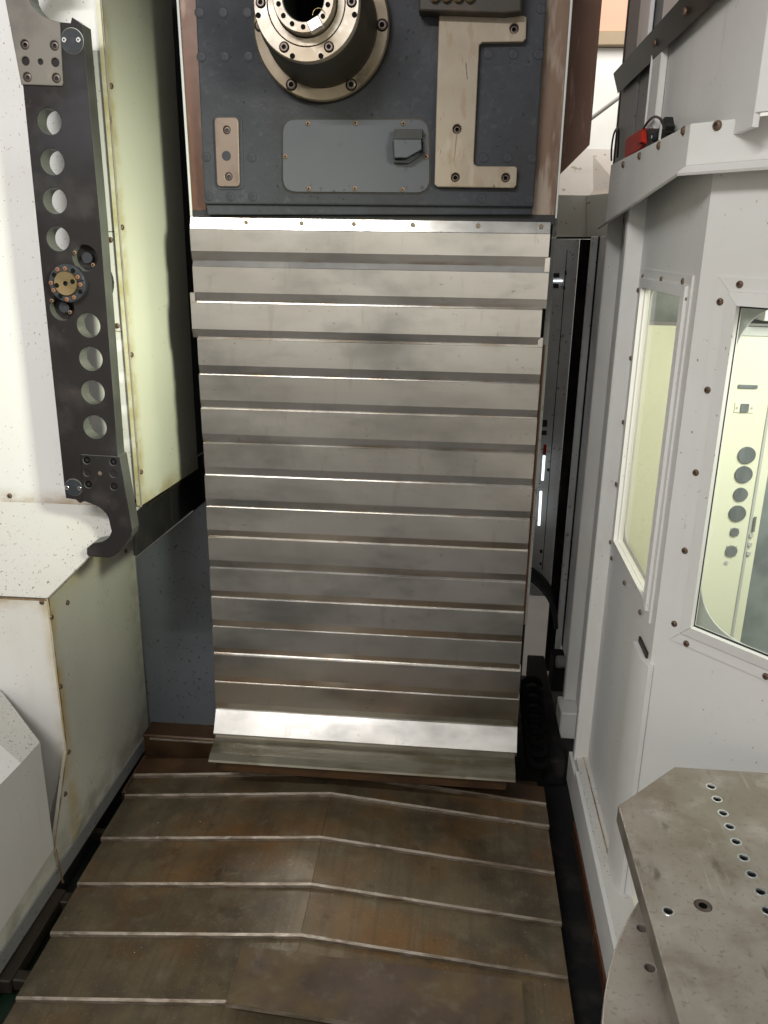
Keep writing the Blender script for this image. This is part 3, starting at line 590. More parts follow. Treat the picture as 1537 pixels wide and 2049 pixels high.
gu = thing('coolant_gutter', 'black oily drain gutter between the left enclosure box and floor cover', 'gutter', (-.92, 1.7, -1.65))
box('gutter_floor', -1.06, -.80, .95, 2.3, -1.655, -1.635, 'greenoil', gu, bevel=0)
box('gutter_wall', -.99, -.965, .95, 2.3, -1.64, -1.545, 'black', gu, bevel=.002)
for (yy, ww) in ((1.61, .035), (1.375, .030), (1.86, .02)):
    box('cross_bar', -.97, -.86, yy-ww/2, yy+ww/2, -1.62, -1.588, 'oily', gu, bevel=.003)
box('gutter_ledge', -.966, -.935, 1.35, 1.63, -1.62, -1.582, 'oily', gu, bevel=.003)
gr_ = thing('chip_channel', 'deep black channel between the floor cover and the white right hand sill', 'channel', (.36, 1.6, -1.65))
box('channel_floor', .20, .62, .9, 2.98, -1.655, -1.64, 'dark', gr_, bevel=0)
box('channel_side', .268, .285, .95, 2.0, -1.64, -1.625, 'dark', gr_, bevel=0)
box('rusty_ledge', .398, .408, 1.2, 2.05, -1.64, -1.595, 'brownrail', gr_, bevel=.002)
box('rusty_bar', .33, .395, 2.25, 2.95, -1.62, -1.53, 'dark', gr_, bevel=.004)  # bars coloured near-black to stand in for the unlit gap
box('rusty_bar', .385, .43, 2.62, 2.72, -1.50, -1.38, 'dark', gr_, bevel=.004)
random.seed(11)
for kk, (cx0, cx1, cy0, cy1, zz, parent_, nm) in enumerate([(-.962, -.885, 1.3, 2.15, -1.588, gu, 'metal_chip'), (-.90, .29, 1.32, 1.9, None, fc, 'metal_chip')]):
    vs = []; fs = []
    for k in range(60 if kk == 0 else 90):
        x = random.uniform(cx0, cx1); y = random.uniform(cy0, cy1)
        if zz is None:
            iy = sum(1 for j, (ex, ey) in enumerate(edges) if onZ(ex, ey, -1.462-.0135*j).y > y); z = -1.462-.0135*min(iy, 6) - abs(x-XR_)/.61*DR + .001
        else: z = zz
        s = random.uniform(.0007, .0018); a = random.uniform(0, 6); n0 = len(vs)
        for (dx, dy, dz) in ((s, 0, 0), (-s*.5, s*.7, .0006), (-s*.5, -s*.7, .0003), (0, 0, s)):
            vs.append((x+dx*math.cos(a)-dy*math.sin(a), y+dx*math.sin(a)+dy*math.cos(a), z+dz))
        fs += [(n0, n0+1, n0+3), (n0+1, n0+2, n0+3), (n0+2, n0, n0+3)]
    o = raw(nm, vs, fs, 'shiny', parent_); o['kind'] = 'stuff'

# ================================================================== TOOL CHANGER ARM
YA = 1.745; K = YA/2.18; FA = FY(YA)
z1 = lambda x, y: (x/3.66, y/3.66)
z5 = lambda x, y: (x/3.66, 450+y/3.66)
z6 = lambda x, y: (x/3.493, 860+y/3.493)
zh = lambda x, y: (60+x/6.986, 460+y/6.986)
ta = thing('tool_changer_arm', 'blackened steel tool changer arm with round holes and hooked gripper ends', 'tool arm', (-.82, 1.76, -.09))
hub = FA.px(137, 568)
rot = lambda p: (2*hub[0]-p[0], 2*hub[1]-p[1])
hls = [circ(*FA.px(*p), FA.px(p[0]+rr, p[1])[0]-FA.px(*p)[0], 28) for p, rr in (((99, 243), 23.5), ((105, 324), 23.5), ((110, 402), 23.5), ((116, 478), 22.5), ((177, 651), 23), ((181.7, 718), 23), ((186, 785), 23), ((190, 854.6), 23))]
hls += [circ(*FA.px(170, 516), .033*K, 28), circ(*FA.px(124, 616), .033*K, 28)]
low = FA.pts([(209, 560), (236, 912), (240.5, 913.5), (246, 1000), (166, 1004), (160, 1007.5), (151.7, 1000), (131.7, 997), (128, 969), (85, 560)])
up = FA.pts([(46, 175), (30, 90), (118, 90), (121, 44), (141, 46), (143.5, 34), (165, 49), (201, 450)])
armo = plate('arm_beam', FA, low + up, .040, 'arm', ta, holes=hls, bevel=.0015, edge='armedge')
claw_px = [(163, 909), (240.5, 913.5), (266, 1060), (263.5, 1072), (252, 1089), (240, 1103), (229, 1112), (217.6, 1115.7), (179, 1113), (174.6, 1109), (174.6, 1096), (187.5, 1086), (204.7, 1083), (214, 1078), (220.4, 1072), (224, 1062), (221, 1050), (217.6, 1034.6), (213, 1027), (206, 1020), (198, 1013.5), (189, 1009.5), (171.8, 1003), (166, 1003)]
claw = FA.pts(claw_px)
scr_l = [z6(608, 212), z6(793, 223), z6(620, 380), z6(798, 395)]; hol_l = [z6(795, 308), z6(612, 300)]; thl = z6(703, 302)
cl1 = plate('claw', FA, claw, .043, 'arm', ta, n=.003, bevel=.0018, edge='armedge', holes=[circ(*FA.px(*p), .0108*K, 16) for p in scr_l] + [circ(*FA.px(*p), .0100*K, 16) for p in hol_l])
pxscrews('cap', .0098*K, FA, scr_l, cl1, 0)
lathe('dowel', FA, *FA.px(*thl), [(0.0047, 0), (0.0047, .0035), (0.0028, .0038)], 'steel_dull', cl1, 12)
for p in hol_l: lathe('dowel', FA, *FA.px(*p), [(0.0084, -.02), (0.0084, -.006), (0.0034, -.006)], 'clampworn', cl1, 14)
upc = FA.pts([(44, 170), (126, 173), (128, 168), (122, 45), (110, 42), (98.4, 38), (88, 33), (79, 26), (72, 19), (65.6, 11), (60, 0), (57, -15), (60, -40), (72, -56), (100, -62), (100, -76), (60, -86), (30, -70), (6, -30), (12, 0)])
scr_u = [z1(187, 330), z1(403, 337), z1(205, 568), z1(417, 575)]; hol_u = [z1(193, 450), z1(410, 460), z1(302, 455)]
cl2 = plate('claw', FA, upc, .043, 'clampworn', ta, n=.004, bevel=.0018, edge='armedge', holes=[circ(*FA.px(*p), .0108*K, 16) for p in scr_u] + [circ(*FA.px(*hol_u[2]), .0065*K, 12)] + [circ(*FA.px(*p), .0098*K, 14) for p in hol_u[:2]])
cl2['label'] = 'worn grey upper claw plate'
pxscrews('cap', .0098*K, FA, scr_u, cl2, .001)
for p in hol_u[:2]: lathe('dowel', FA, *FA.px(*p), [(0.0082, -.02), (0.0082, -.002), (0.0034, -.002)], 'clampworn', cl2, 14)
for (c0, rr, sc) in (((145, 82), .0275*K, ((130, 80.5), (158.5, 80.5))), ((148, 975), .0245*K, ((135.5, 975), (160, 976.5)))):
    dk = lathe('retainer_disc', FA, *FA.px(*c0), [(rr*1.06, -.004), (rr*1.06, .0006), (rr*1.0, .0008), (rr*.99, .0022), (.003, .0022)], ['armedge', 'plugm'], ta, 28, mi=[0, 0, 0, 1, 1])
    pxscrews('shiny', .0062*K, FA, sc, dk, .0022)
# hub
hu_ = lathe('hub_ring', FA, *FA.px(140, 566.6), [(0.0392, -.004), (0.0392, .012), (0.0371, .014), (0.0252, .014), (0.0247, .010)], 'plugm', ta, 40)
br = lathe('brass_cap', FA, *FA.px(138.5, 566.6), [(0.0249, .004), (0.0249, .017), (0.0239, .0185), (0.0051, .0175), (0.0047, .008)], ['brass', 'hole'], ta, 36, mi=[0, 0, 0, 1, 1])
for p in ((430, 770), (650, 718)): tapped(FA, *FA.px(*zh(*p)), .0182, br, 1.0)
for p in ((430, 550), (535, 537), (712, 655), (750, 762), (340, 737), (378, 840), (560, 965), (660, 938)): screw('orange', .0055*K, FA, *FA.px(*zh(*p)), hu_, .014)
for p in ((645, 568), (745, 858), (470, 918), (385, 625)): tapped(FA, *FA.px(*zh(*p)), .0142, hu_, 1.0)
hs2 = Frame(FA.at(*FA.px(zh(745, 700)[0], zh(745, 700)[1]), .0146), (1, .0, .18), (0, 0, 1))
plate('hub_slot', Frame(FA.O, (1, 0, 0), (0, 0, 1)), FA.pts([zh(705, 713), zh(705, 722), zh(800, 700), zh(800, 690)]), .002, 'hole', hu_, n=.0150, bevel=0)
for c0, sc in (((170, 516), ((628, 318), (885, 490))), ((124, 616), ((308, 990), (563, 1150)))):
    lathe('recess_cup', FA, *FA.px(*c0), [(0.0282, -.002), (0.0277, -.020), (0.0119, -.022), (0.0111, -.010), (0.0034, -.010)], ['arm', 'plugm'], ta, 28, mi=[0, 0, 0, 1, 1])
    for p in sc: screw('small', .0055*K, FA, *FA.px(*zh(*p)), ta, .001)
lathe('arm_shaft', FA, *hub, [(.058, -.102), (.058, -.045), (.05, -.044)], 'black', ta, 32)

# ================================================================== RIGHT ENCLOSURE
XA = .45; YC = 1.65
FAw = FXL(XA)
ub = Vector((.669, -.743, 0)).normalized(); FB = Frame((XA, YC, 0), ub, (0, 0, 1))
re = thing('right_enclosure', 'white pallet changer enclosure with a narrow and a large framed window', 'enclosure', (.6, 1.6, -1.48))
awin = [(-2.135, -.06), (-1.70, -.06), (-1.70, -.775), (-2.135, -.775)]          # u = -Y
ain = [(-2.105, -.095), (-1.735, -.095), (-1.735, -.742), (-2.105, -.742)]
plate('side_wall', FAw, [(-2.20, -1.475), (-YC-.001, -1.475), (-YC-.001, .204), (-2.20, .204)], .012, 'white_clean', re, holes=[ain], bevel=0)
mitre_frame(FAw, [(-2.15, -.05), (-1.69, -.05), (-1.69, -.785), (-2.15, -.785)], [(0, .002), (0, .004), (.020, .004), (.021, .010), (.042, .012)], 'white_clean', re)
o = plate('window_pane', FAw.shifted(-.004), [(-2.112, -.088), (-1.728, -.088), (-1.728, -.750), (-2.112, -.750)], .004, 'glass_y', re, bevel=0)
plate('inner_frame', FAw.shifted(-.022), [(-2.15, -.05), (-1.69, -.05), (-1.69, -.785), (-2.15, -.785)], .004, 'greyframe', re, holes=[rounded([(-2.145, -.09), (-1.752, -.09), (-1.752, -.745), (-2.145, -.745)], .055)], bevel=0)
pxscrews('button', .0064, FAw, [(1290.6, 554), (1328, 559), (1371.5, 563), (1377, 598), (1354, 765), (1333, 922), (1314, 1071), (1295.5, 1210.6), (1285, 1225), (1253, 1166), (1227.6, 1117), (1281, 581), (1266, 717), (1251, 845), (1236.6, 969), (1225, 1085)], re, .004)
# large window
bo_ = [(.040, -.05), (.78, -.05), (.78, -.785), (.040, -.785)]
plate('front_wall', FB, [(0, -1.475), (1.25, -1.475), (1.25, .2), (0, .2)], .012, 'white_clean', re, holes=[[(.085, -.10), (.735, -.10), (.735, -.738), (.085, -.738)]], bevel=0)
mitre_frame(FB, bo_, [(0, .002), (0, .004), (.0235, .004), (.0245, .0075), (.0255, .009), (.048, .013)], 'white_clean', re)
plate('window_pane', FB.shifted(-.003), [(.08, -.095), (.74, -.095), (.74, -.743), (.08, -.743)], .005, 'glass', re, bevel=0)
plate('window_gasket', FB.shifted(.0006), [(.0845, -.0985), (.736, -.0985), (.736, -.7395), (.0845, -.7395)], .004, 'black', re, holes=[[(.0885, -.1015), (.732, -.1015), (.732, -.7345), (.0885, -.7345)]], bevel=0)
plate('inner_frame', FB.shifted(-.035), [(.04, -.05), (.78, -.05), (.78, -.785), (.04, -.785)], .004, 'greyframe', re, holes=[rounded([(.066, -.088), (.72, -.088), (.72, -.752), (.066, -.752)], .13, 12)], bevel=0)
pxscrews('button', .0068, FB, [(1483, 569), (1443.6, 603.6), (1418.4, 780), (1395, 945), (1373, 1101), (1352, 1247), (1376, 1286.6), (1535, 1352)], re, .004)
# corner post; a dark bar paints in its shaded notch
raw_c = [(XA-.016, 1.755), (XA-.016, YC+.015), (XA-.006, YC-.012), (XA+.004, YC-.012), (XA+.004, 1.755)]
vs = [(x, y, z) for z in (-1.475, -.862) for (x, y) in raw_c]; k = len(raw_c)
raw('corner_post', vs, [tuple(range(k)), tuple(range(2*k-1, k-1, -1))] + [(i, (i+1) % k, k+(i+1) % k, k+i) for i in range(k)], 'white_clean', re)
box('notch_shade_bar', XA-.006, XA-.001, 1.672, 1.752, -.8615, -.846, 'oily', re, bevel=.001)  # dark thin bar stands in for the shadow in the notch
# posts of the far end (stepped sheet)
box('post', .409, .460, 2.195, 2.225, -1.49, .185, 'white_clean', re, bevel=.003)
box('post_groove', .4575, .4595, 2.190, 2.1955, -1.49, .185, 'seam_grey', re, bevel=0)
box('recess_wall', .452, .462, 2.225, 2.505, -1.46, .17, 'white_clean', re, bevel=.002)
box('post', .412, .455, 2.50, 2.53, -1.46, .15, 'white_clean', re, bevel=.003)
box('post_foot', .395, .455, 2.42, 2.53, -1.56, -1.462, 'white_clean', re, bevel=.004)
box('recess_wall', .440, .452, 2.53, 2.80, -1.44, .03, 'cabpaint', re, bevel=.002)
box('post', .414, .434, 2.80, 2.82, -1.44, .03, 'cabpaint', re, bevel=.002)
box('recess_wall', .445, .455, 2.82, 3.0, -1.44, .03, 'dark', re, bevel=.002)  # shade of this recess put into a near-black colour
# sill and skirting
slv = [(.415, 2.24, -1.478), (.455, 2.24, -1.470), (.455, 1.66, -1.470), (1.2, .85, -1.470), (1.2, .7, -1.482), (.415, .85, -1.482)]
raw('sill', [*slv, *[(x, y, z-.03) for x, y, z in slv]], [tuple(range(6)), tuple(range(11, 5, -1))] + [(i, (i+1) % 6, 6+(i+1) % 6, 6+i) for i in range(6)], 'shelf', re)
box('sill_face', .404, .4155, .85, 2.13, -1.600, -1.4795, 'white_clean', re, bevel=.001)
box('sill_face', .404, .4155, 2.13, 2.26, -1.600, -1.50, 'white_clean', re, bevel=.001)
strip_on('sill_seam', FZ(-1.4765), (.437, 2.2), (.440, 1.76), .004, 'seam', re, n=.003)
# upper structure above the header
uw = thing('upper_guard_wall', 'grey shaded upper guard wall with a sloping beam above the header rail', 'guard wall', (.5, 2.0, .25))
FU = FXL(.457)
plate('wall_sheet', FU, [(-2.285, .185), (-1.49, .185), (-1.49, 1.1), (-2.285, 1.1)], .01, 'white_clean', uw)
FUB = Frame((.457, 1.49, 0), ub, (0, 0, 1))
plate('front_sheet', FUB, [(0, .206), (1.0, .206), (1.0, 1.1), (0, 1.1)], .01, 'white_clean', uw)
plate('shade_sheet', FXL(.452), [(-2.74, .06), (-2.49, .06), (-2.49, 1.1), (-2.74, 1.1)], .008, 'greycab', uw, bevel=.001)  # cabinet grey paints the shade into these two sheets
plate('shade_sheet', FXL(.456), [(-2.487, .06), (-2.285, .06), (-2.285, 1.1), (-2.487, 1.1)], .008, 'greycab', uw, bevel=.001)
plate('edge_strip', FXL(.450), [(-2.755, .06), (-2.735, .06), (-2.735, 1.1), (-2.755, 1.1)], .008, 'black', uw, bevel=.001)
box('channel_post', .440, .456, 2.165, 2.262, .20, .470, 'white_clean', uw, bevel=.002)
box('channel_edge', .436, .4405, 2.255, 2.262, .20, .470, 'white_clean', uw, bevel=.001)
box('upper_post', .441, .452, 2.36, 2.50, .49, 1.1, 'white_clean', uw, bevel=.002)
bt = FXL(.425)
raw('beam', [(x, y, z) for (y) in (2.72, 1.2) for (x, z) in ((.422, .478), (.447, .494), (.447, .432), (.440, .425))], [(0, 1, 5, 4), (1, 2, 6, 5), (2, 3, 7, 6), (3, 0, 4, 7), (0, 3, 2, 1), (4, 5, 6, 7)], 'oily', uw)
for yy in (2.20, 1.93): screw('button', .009, Frame((.431, 0, 0), (0, -1, 0), (0, 0, 1)), -yy, .45, uw)
# header rail
hd = thing('header_rail', 'white bent header rail with button screws running above both windows', 'header rail', (.45, 1.65, .14))
FH = FXL(.400); FHB = Frame((.400, 1.65, 0), ub, (0, 0, 1))
pl = FH.pts([(1223, 330), (1383, 247), (1373, 331), (1211, 446)])
plate('rail_side', FH, [pl[0], (-1.652, .210), (-1.652, .141), pl[3]], .010, 'white_clean', hd, bevel=.001)
plate('rail_front', FHB, [(0, .210), (1.1, .205), (1.1, .150), (0, .141)], .010, 'white_clean', hd, bevel=.001)
ylf = -pl[0][0]; ybf = -pl[3][0]
# drip lip along the lower edge (faces down and out), top flange
A0 = Vector((.400, ybf, pl[3][1])); A1 = Vector((.400, 1.652, .141)); B1 = FHB.at(1.1, .150)
o1 = Vector((-.018, 0, -.014)); o2 = Vector((-.018, -.016, -.014)); o3 = FHB.N*.022 + Vector((0, 0, -.014))
slab('drip_lip', [A0, A1, A1+o2, A0+o1+Vector((0, .012, 0))], .005, 'white_clean', hd)
slab('drip_lip', [A1, B1, B1+o3, A1+o2], .005, 'white_clean', hd)
slab('top_flange', [(.402, ylf+.012, pl[0][1]+.0005), (.402, 1.652, .2085), (.470, 1.69, .2085), (.470, ylf+.012, pl[0][1]+.0005)], .004, 'greycab', hd)
slab('top_flange', [(.402, 1.652, .2085), tuple(FHB.at(1.1, .2035)), tuple(FHB.at(1.1, .2035, -.08)), (.470, 1.69, .2085)], .004, 'white_clean', hd)
z4 = lambda x, y: (1080+x/3.363, y/3.363)
pxscrews('button', .0082, FH, [z4(972, 880), z4(806, 980), z4(676, 1050), z4(566, 1108)], hd)
pxscrews('button', .0088, FHB, [z4(1197, 845)], hd); screw('button', .0088, FHB, .55, .185, hd)

# safety switch on the header
sw = thing('safety_switch', 'red and black safety interlock switch sitting on the header rail', 'switch', (.43, 2.1, .24))
FSW = FXL(.428)
zs = lambda x, y: (1190+x/7.319, 220+y/7.319)
body = FSW.pts([zs(*p) for p in [(432, 690), (450, 450), (480, 400), (690, 268), (735, 340), (718, 490), (660, 575), (440, 712)]])
plate('red_cover', FSW, body, .030, 'red', sw, bevel=.003)
plate('red_latch', FSW, FSW.pts([zs(*p) for p in [(650, 360), (725, 320), (722, 470), (690, 500), (640, 480)]]), .036, 'red', sw, n=.006, bevel=.003)
plate('black_body', FSW, FSW.pts([zs(*p) for p in [(715, 300), (760, 268), (960, 275), (985, 330), (955, 470), (800, 540), (690, 590), (735, 470)]]), .026, 'black', sw, n=-.004, bevel=.003)
lathe('key_ring', FSW, *FSW.px(*zs(865, 395)), [(.0105, -.004), (.0105, .002), (.008, .004), (.006, .001)], 'plugm', sw, 20)
lathe('key_screw', FSW, *FSW.px(*zs(862, 395)), [(.0035, 0), (.0035, .004), (.001, .004)], 'shiny', sw, 10)
kp = [onX(*zs(*p), .432) for p in [(700, 300), (760, 190), (840, 105), (900, 92), (970, 130), (1000, 190), (960, 260), (945, 310)]]
o = tube('cable', kp, .0030, 'cableb', origin=(.43, 2.0, .27)); tag(o, 'black looped cable leaving the red switch on the header rail', 'cable')
o = tube('cable', [onX(*zs(*p), .444) for p in [(245, 740), (240, 600), (265, 400), (300, 290), (335, 262), (355, 300), (350, 380), (345, 560), (330, 700)]], .0028, 'cableb', origin=(.44, 2.6, .25)); tag(o, 'thin black cable arching up at the far end of the header rail', 'cable')
plate('cable_tie', FSW, FSW.pts([zs(*p) for p in [(985, 200), (1000, 220), (972, 440), (955, 440)]]), .003, 'white_clean', sw, n=.004, bevel=0)
plate('cable_plug', FSW, FSW.pts([zs(*p) for p in [(1000, 150), (1045, 100), (1060, 190), (1080, 240), (1050, 310), (1010, 260)]]), .02, 'black', sw, n=.004, bevel=.003)

# ================================================================== INSIDE THE CABIN (seen through the windows)
cab = thing('cabin_connector_panel', 'pale lit wall with round port caps seen through the large window', 'connector panel', (.75, 2.15, -.6))
FC = FY(2.15)
plate('wall_panel', FC, [(.455, -1.47), (.822, -1.47), (.822, -.185), (.455, -.185)], .01, 'cream', cab, bevel=.001)
plate('wall_panel', FC.shifted(-.03), [(.83, -1.47), (1.9, -1.47), (1.9, .16), (.83, .16)], .01, 'cloud', cab, bevel=.001)['label'] = 'smeared grey sheet beside the pale wall'
plate('upper_panel', FC.shifted(-.06), [(.455, -.18), (.83, -.18), (.83, .16), (.455, .16)], .01, 'cloud', cab, bevel=.001)
plate('upper_ledge', FC.shifted(.004), [(.60, -.205), (.83, -.205), (.83, -.183), (.60, -.183)], .03, 'greyframe', cab, bevel=.001)
plate('upper_box', FC.shifted(.05), [(.735, -.165), (.83, -.165), (.83, .02), (.735, .02)], .08, 'white_clean', cab, bevel=.004)
plate('trim_strip', FC.shifted(.004), [(.792, -1.40), (.799, -1.40), (.802, -.19), (.795, -.19)], .004, 'greyframe', cab, bevel=.0008)
for (x, y, rr) in ((1493.7, 910.5, .0225), (1487.6, 949, .0225), (1481.5, 989, .0185), (1475, 1027, .0222), (1469.5, 1064, .0115), (1463, 1102, .0155)):
    u, v = FC.px(x, y); pc = lathe('port_cap', FC, u, v, [(rr, -.001), (rr, .004), (rr*.94, .006), (.002, .0055)], 'port', cab, 28)
    if rr < .017:
        for k in range(4): lathe('port_screw', FC, u+rr*1.15*math.cos(R(45+90*k)), v+rr*1.15*math.sin(R(45+90*k)), [(.002, 0), (.002, .002), (.001, .002)], 'greyframe', pc, 8)
u, v = FC.px(1453, 1126); lathe('port_cap', FC, u, v, [(.006, -.001), (.006, .002), (.001, .003)], 'greyframe', cab, 14)
u, v = FC.px(1496, 773.5); plate('connector_slot', FC, rounded([(u-.024, v-.005), (u+.024, v-.005), (u+.024, v+.005), (u-.024, v+.005)], .003), .006, 'port', cab, n=.004)
u, v = FC.px(1489, 815.5); so = plate('socket_plate', FC, [(u-.024, v-.013), (u+.024, v-.013), (u+.024, v+.013), (u-.024, v+.013)], .003, 'cream', cab, n=.003)
plate('socket', FC, rounded([(u-.010, v-.011), (u+.010, v-.011), (u+.010, v+.011), (u-.010, v+.011)], .003), .006, 'port', so, n=.007)
for s in (-.018, .018): lathe('socket_screw', FC, u+s, v, [(.003, .003), (.003, .005), (.001, .005)], 'greyframe', so, 8)
for (x, y) in ((1501, 1070), (1498.5, 1088), (1496, 1106)):
    u, v = FC.px(x, y); plate('hinge_leaf', FC.shifted(.008), [(u-.004, v-.005), (u+.006, v-.005), (u+.006, v+.005), (u-.004, v+.005)], .004, 'greyframe', cab, bevel=.0006)
u, v = FC.px(1508, 1047); plate('latch_bar', FC.shifted(.008), [(u-.003, v-.022), (u+.003, v-.022), (u+.003, v+.02), (u-.003, v+.02)], .004, 'port', cab, bevel=.0006)
cs = thing('cabin_shell', 'pale painted inner shell of the lit cabin behind the windows', 'cabin shell', (.9, 1.7, -1.4))
box('cabin_floor', .47, 1.9, 1.1, 2.2, -1.47, -1.465, 'cream', cs, bevel=0).data.transform(Matrix.Identity(4))
box('cabin_roof', .47, 1.9, 1.7, 2.24, .17, .18, 'white_clean', cs, bevel=0)
box('cabin_end', 1.9, 1.91, .6, 2.24, -1.47, .2, 'white_clean', cs, bevel=0)

# ================================================================== PALLET
ZP = -.90
FP = FZ(ZP)
pa = thing('pallet_table', 'grey stained steel pallet plate with a row of tapped holes at lower right', 'pallet', (.5, .8, ZP))
c1, c2, c3 = FP.px(1350, 1534), FP.px(1237, 1612), FP.px(1537, 1546)
out = [c2, c1, (1.0, c1[1]), (1.0, .10), (c2[0], .10)]
holes_px = [(1423, 1574), (1435, 1599), (1447, 1627), (1460, 1654), (1473, 1684), (1488, 1716), (1504, 1749), (1522, 1784), (1337, 1823), (1535, 1822)]
hu0 = FP.px(*holes_px[0]); hcs = [FP.px(*p) for p in holes_px]
pt = plate('pallet_plate', FP, out, .032, 'pallet', pa, holes=[circ(u, v, .0062, 16) for u, v in hcs] + [circ(*FP.px(1407, 1811), .0125, 24)], bevel=.0018, edge='pallet_side')
rim = lathe_mesh('hole_bush', [(.0092, 0), (.0089, .0003), (.0066, .0003), (.0058, -.003), (.0057, -.012)], 18, [0, 0, 0, 0, 1]); rim.materials.append(M['shiny']); rim.materials.append(M['hole'])
for u, v in hcs:
    o = bpy.data.objects.new('hole_bush', rim); C.collection.objects.link(o); o.parent = pt
    m = FP.mat(u, v, 0); m.translation = m.translation + Vector((0, 0, H)) - ORIG[pa.name]; o.matrix_basis = m
screw('cap', .0118, FP, *FP.px(1407, 1811), pt, -.001)
# the round disc under it
ZD = ZP-.046; d1, d2, d3 = (Vector((onZ(*p, ZD).x, onZ(*p, ZD).y)) for p in ((1274, 1807), (1226, 1910), (1204, 2049)))
ax_, ay_ = d1; bx_, by_ = d2; cx_, cy_ = d3
dd = 2*(ax_*(by_-cy_)+bx_*(cy_-ay_)+cx_*(ay_-by_))
ux = ((ax_**2+ay_**2)*(by_-cy_)+(bx_**2+by_**2)*(cy_-ay_)+(cx_**2+cy_**2)*(ay_-by_))/dd
uy = ((ax_**2+ay_**2)*(cx_-bx_)+(bx_**2+by_**2)*(ax_-cx_)+(cx_**2+cy_**2)*(bx_-ax_))/dd
RD = (Vector((ux, uy))-d1).length
FD = FZ(ZD)
pd = plate('rotary_disc', FD, circ(ux, uy, RD, 96), .03, 'pallet', pa, holes=[circ(*FD.px(1285, 1857), .007, 16), circ(*FD.px(1301, 1936), .007, 16)], bevel=.002, edge='pallet_side')
lathe('table_base', FD, ux, uy, [(RD*.72, -.68), (RD*.72, -.031), (.02, -.0312)], 'oily', pa, 48)

# ================================================================== REAR
rw = thing('rear_cabinet', 'dim grey cabinet face deep behind the column on the right', 'cabinet', (.33, 3.0, -1.3))
FR = FY(3.0)
plate('cabinet_face', FR, [(.0, -1.30), (.404, -1.30), (.404, .022), (.0, .022)], .02, 'cabpaint', rw, bevel=.001)
plate('cabinet_side', FY(2.99), [(.406, -1.62), (.46, -1.62), (.46, .022), (.406, .022)], .02, 'dark', rw, bevel=.001)  # near-black side face, its shade put into the colour
strip_on('seam', FR, FR.px(1135, 500), FR.px(1085, 1140), .003, 'dark', rw)
for (x, y, wpx, hpx) in ((1113.5, 551, 12, 9), (1112.5, 572, 11, 9), (1089, 847, 12, 14), (1132, 546, 4, 8), (1129, 576, 4, 7), (1088, 866, 12, 9), (1097, 940, 5, 6), (1083, 1103, 5, 7), (1082, 1128, 4, 6)):
    pxplate('vent_slot', FR, [(x-wpx/2, y-hpx/2), (x+wpx/2, y-hpx/2), (x+wpx/2, y+hpx/2), (x-wpx/2, y+hpx/2)], .004, 'black', rw, n=.001, bevel=0)
pxplate('glow_strip', FR, [(1107, 560.5), (1126, 560.5), (1126, 563), (1107, 563)], .003, 'led', rw, n=.004, bevel=0)  # thin white strip given a glow of its own
FL = FY(2.95)
for (a, b, lab) in (((1089, 912), (1085.5, 961), 'upper lit white bar with a red tip in the gap beside the slatted cover'), ((1082.5, 983), (1078.5, 1051), 'lower lit white bar in the gap beside the slatted cover')):
    o = thing('status_lamp', lab, 'lamp', onY(*b, 2.95), 'lit bars in the dark gap')
    tube('lit_bar', [onY(*a, 2.95), onY(*b, 2.95)], .0048, 'led', o, smooth=False)
    if a[1] < 950: tube('red_tip', [onY(1091, 890, 2.95), onY(1089.2, 909, 2.95)], .0058, 'red', o, smooth=False)
for k in range(4):
    o = tube('hose', [onY(1040, 1126+k*7, 2.9-.03*k), onY(1066, 1138+k*7, 2.9-.03*k), onY(1092, 1158+k*9, 2.88-.03*k), onY(1110, 1190+k*8, 2.86-.03*k), onY(1113, 1240+k*6, 2.85-.03*k)], .0075, 'cableb', origin=(.3, 2.9, -1.3))
    tag(o, ['topmost', 'second', 'third', 'lowest'][k] + ' black hose of the bundle curving down in the dark gap', 'hose', 'hoses in the dark gap')
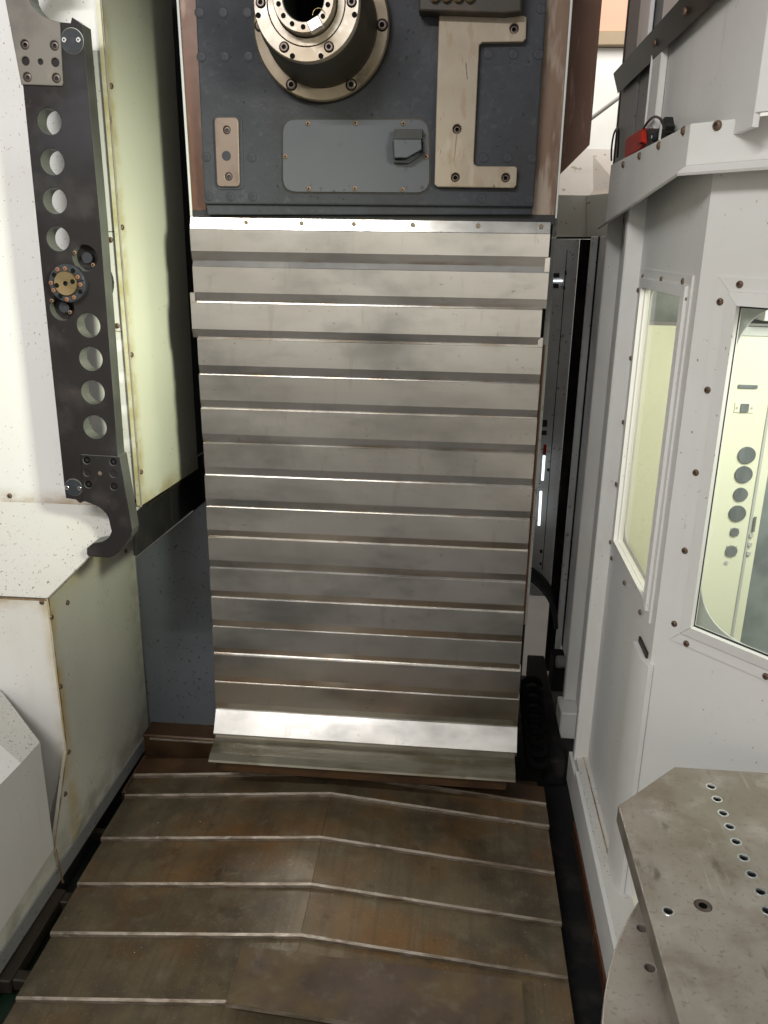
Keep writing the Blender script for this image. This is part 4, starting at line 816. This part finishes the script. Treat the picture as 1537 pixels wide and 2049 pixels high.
# thick spiral conveyor hose at the foot of the column
hx = []
sp0, sp1 = onY(1062, 1370, 2.42), onY(1075, 1520, 2.20)
for k in range(160):
    t = k/159; a = t*2*math.pi*7; c_ = sp0.lerp(sp1, t); hx.append((c_.x+.030*math.cos(a), c_.y+.030*math.sin(a), c_.z+.012*math.sin(a)))
o = tube('spiral_hose', hx, .011, 'hole', origin=(.3, 2.3, -1.3), seg=2); tag(o, 'dark ribbed spiral hose standing beside the foot of the slatted cover', 'hose')  # near-black colour sinks the hose into the shade of the gap
# hose clamp / roller in the gap
o = lathe('roller', FXL(.395), -2.6, -1.37, [(.022, -.03), (.022, .0), (.018, .004), (.004, .004)], 'greycab', None, 20, origin=(.395, 2.6, -1.37)); tag(o, 'small grey roller on the rusty bar in the dark gap', 'roller')
lr = box('gap_shade_sheet', -1.0, -.5, 3.0, 3.02, -1.6, 1.0, 'dark', origin=(-.8, 3.0, -1.6), bevel=0); tag(lr, 'near black sheet painted in for the shaded gap left of the headstock', 'panel')  # near-black sheet stands in for the unlit gap
# cream hood behind the gap
hd2 = thing('cream_hood', 'cream scratched sheet metal hood behind the rust brown guard plate', 'hood', (.42, 3.0, .03))
A = [onY(1100, 390, 3.02), onY(1178, 391, 3.02), onY(1178, 474, 3.02), onY(1100, 474, 3.02)]
slab('front_sheet', A, .01, 'hood', hd2)
slab('end_sheet', [A[1], Vector((A[1].x+.10, A[1].y-.10, A[1].z+.006)), Vector((A[2].x+.10, A[2].y-.10, A[2].z+.006)), A[2]], .01, 'hood', hd2)
T = [onY(1100, 390, 3.02), onY(1178, 391, 3.02), Vector((A[1].x+.10, A[1].y-.10, A[1].z+.006)), onY(1265, 300, 3.5), onY(1178, 298, 3.5), onY(1100, 298, 3.5)]
slab('sloped_sheet', [T[0], T[1], T[4], T[5]], .006, 'hood', hd2); slab('sloped_sheet', [T[1], T[2], T[3], T[4]], .006, 'hood', hd2)
slab('under_sheet', [A[3], A[2], Vector((A[2].x+.10, A[2].y-.10, A[2].z+.006)), Vector((A[2].x+.10, A[2].y+.4, A[2].z)), Vector((A[3].x, A[3].y+.4, A[3].z))], .004, 'dark', hd2)
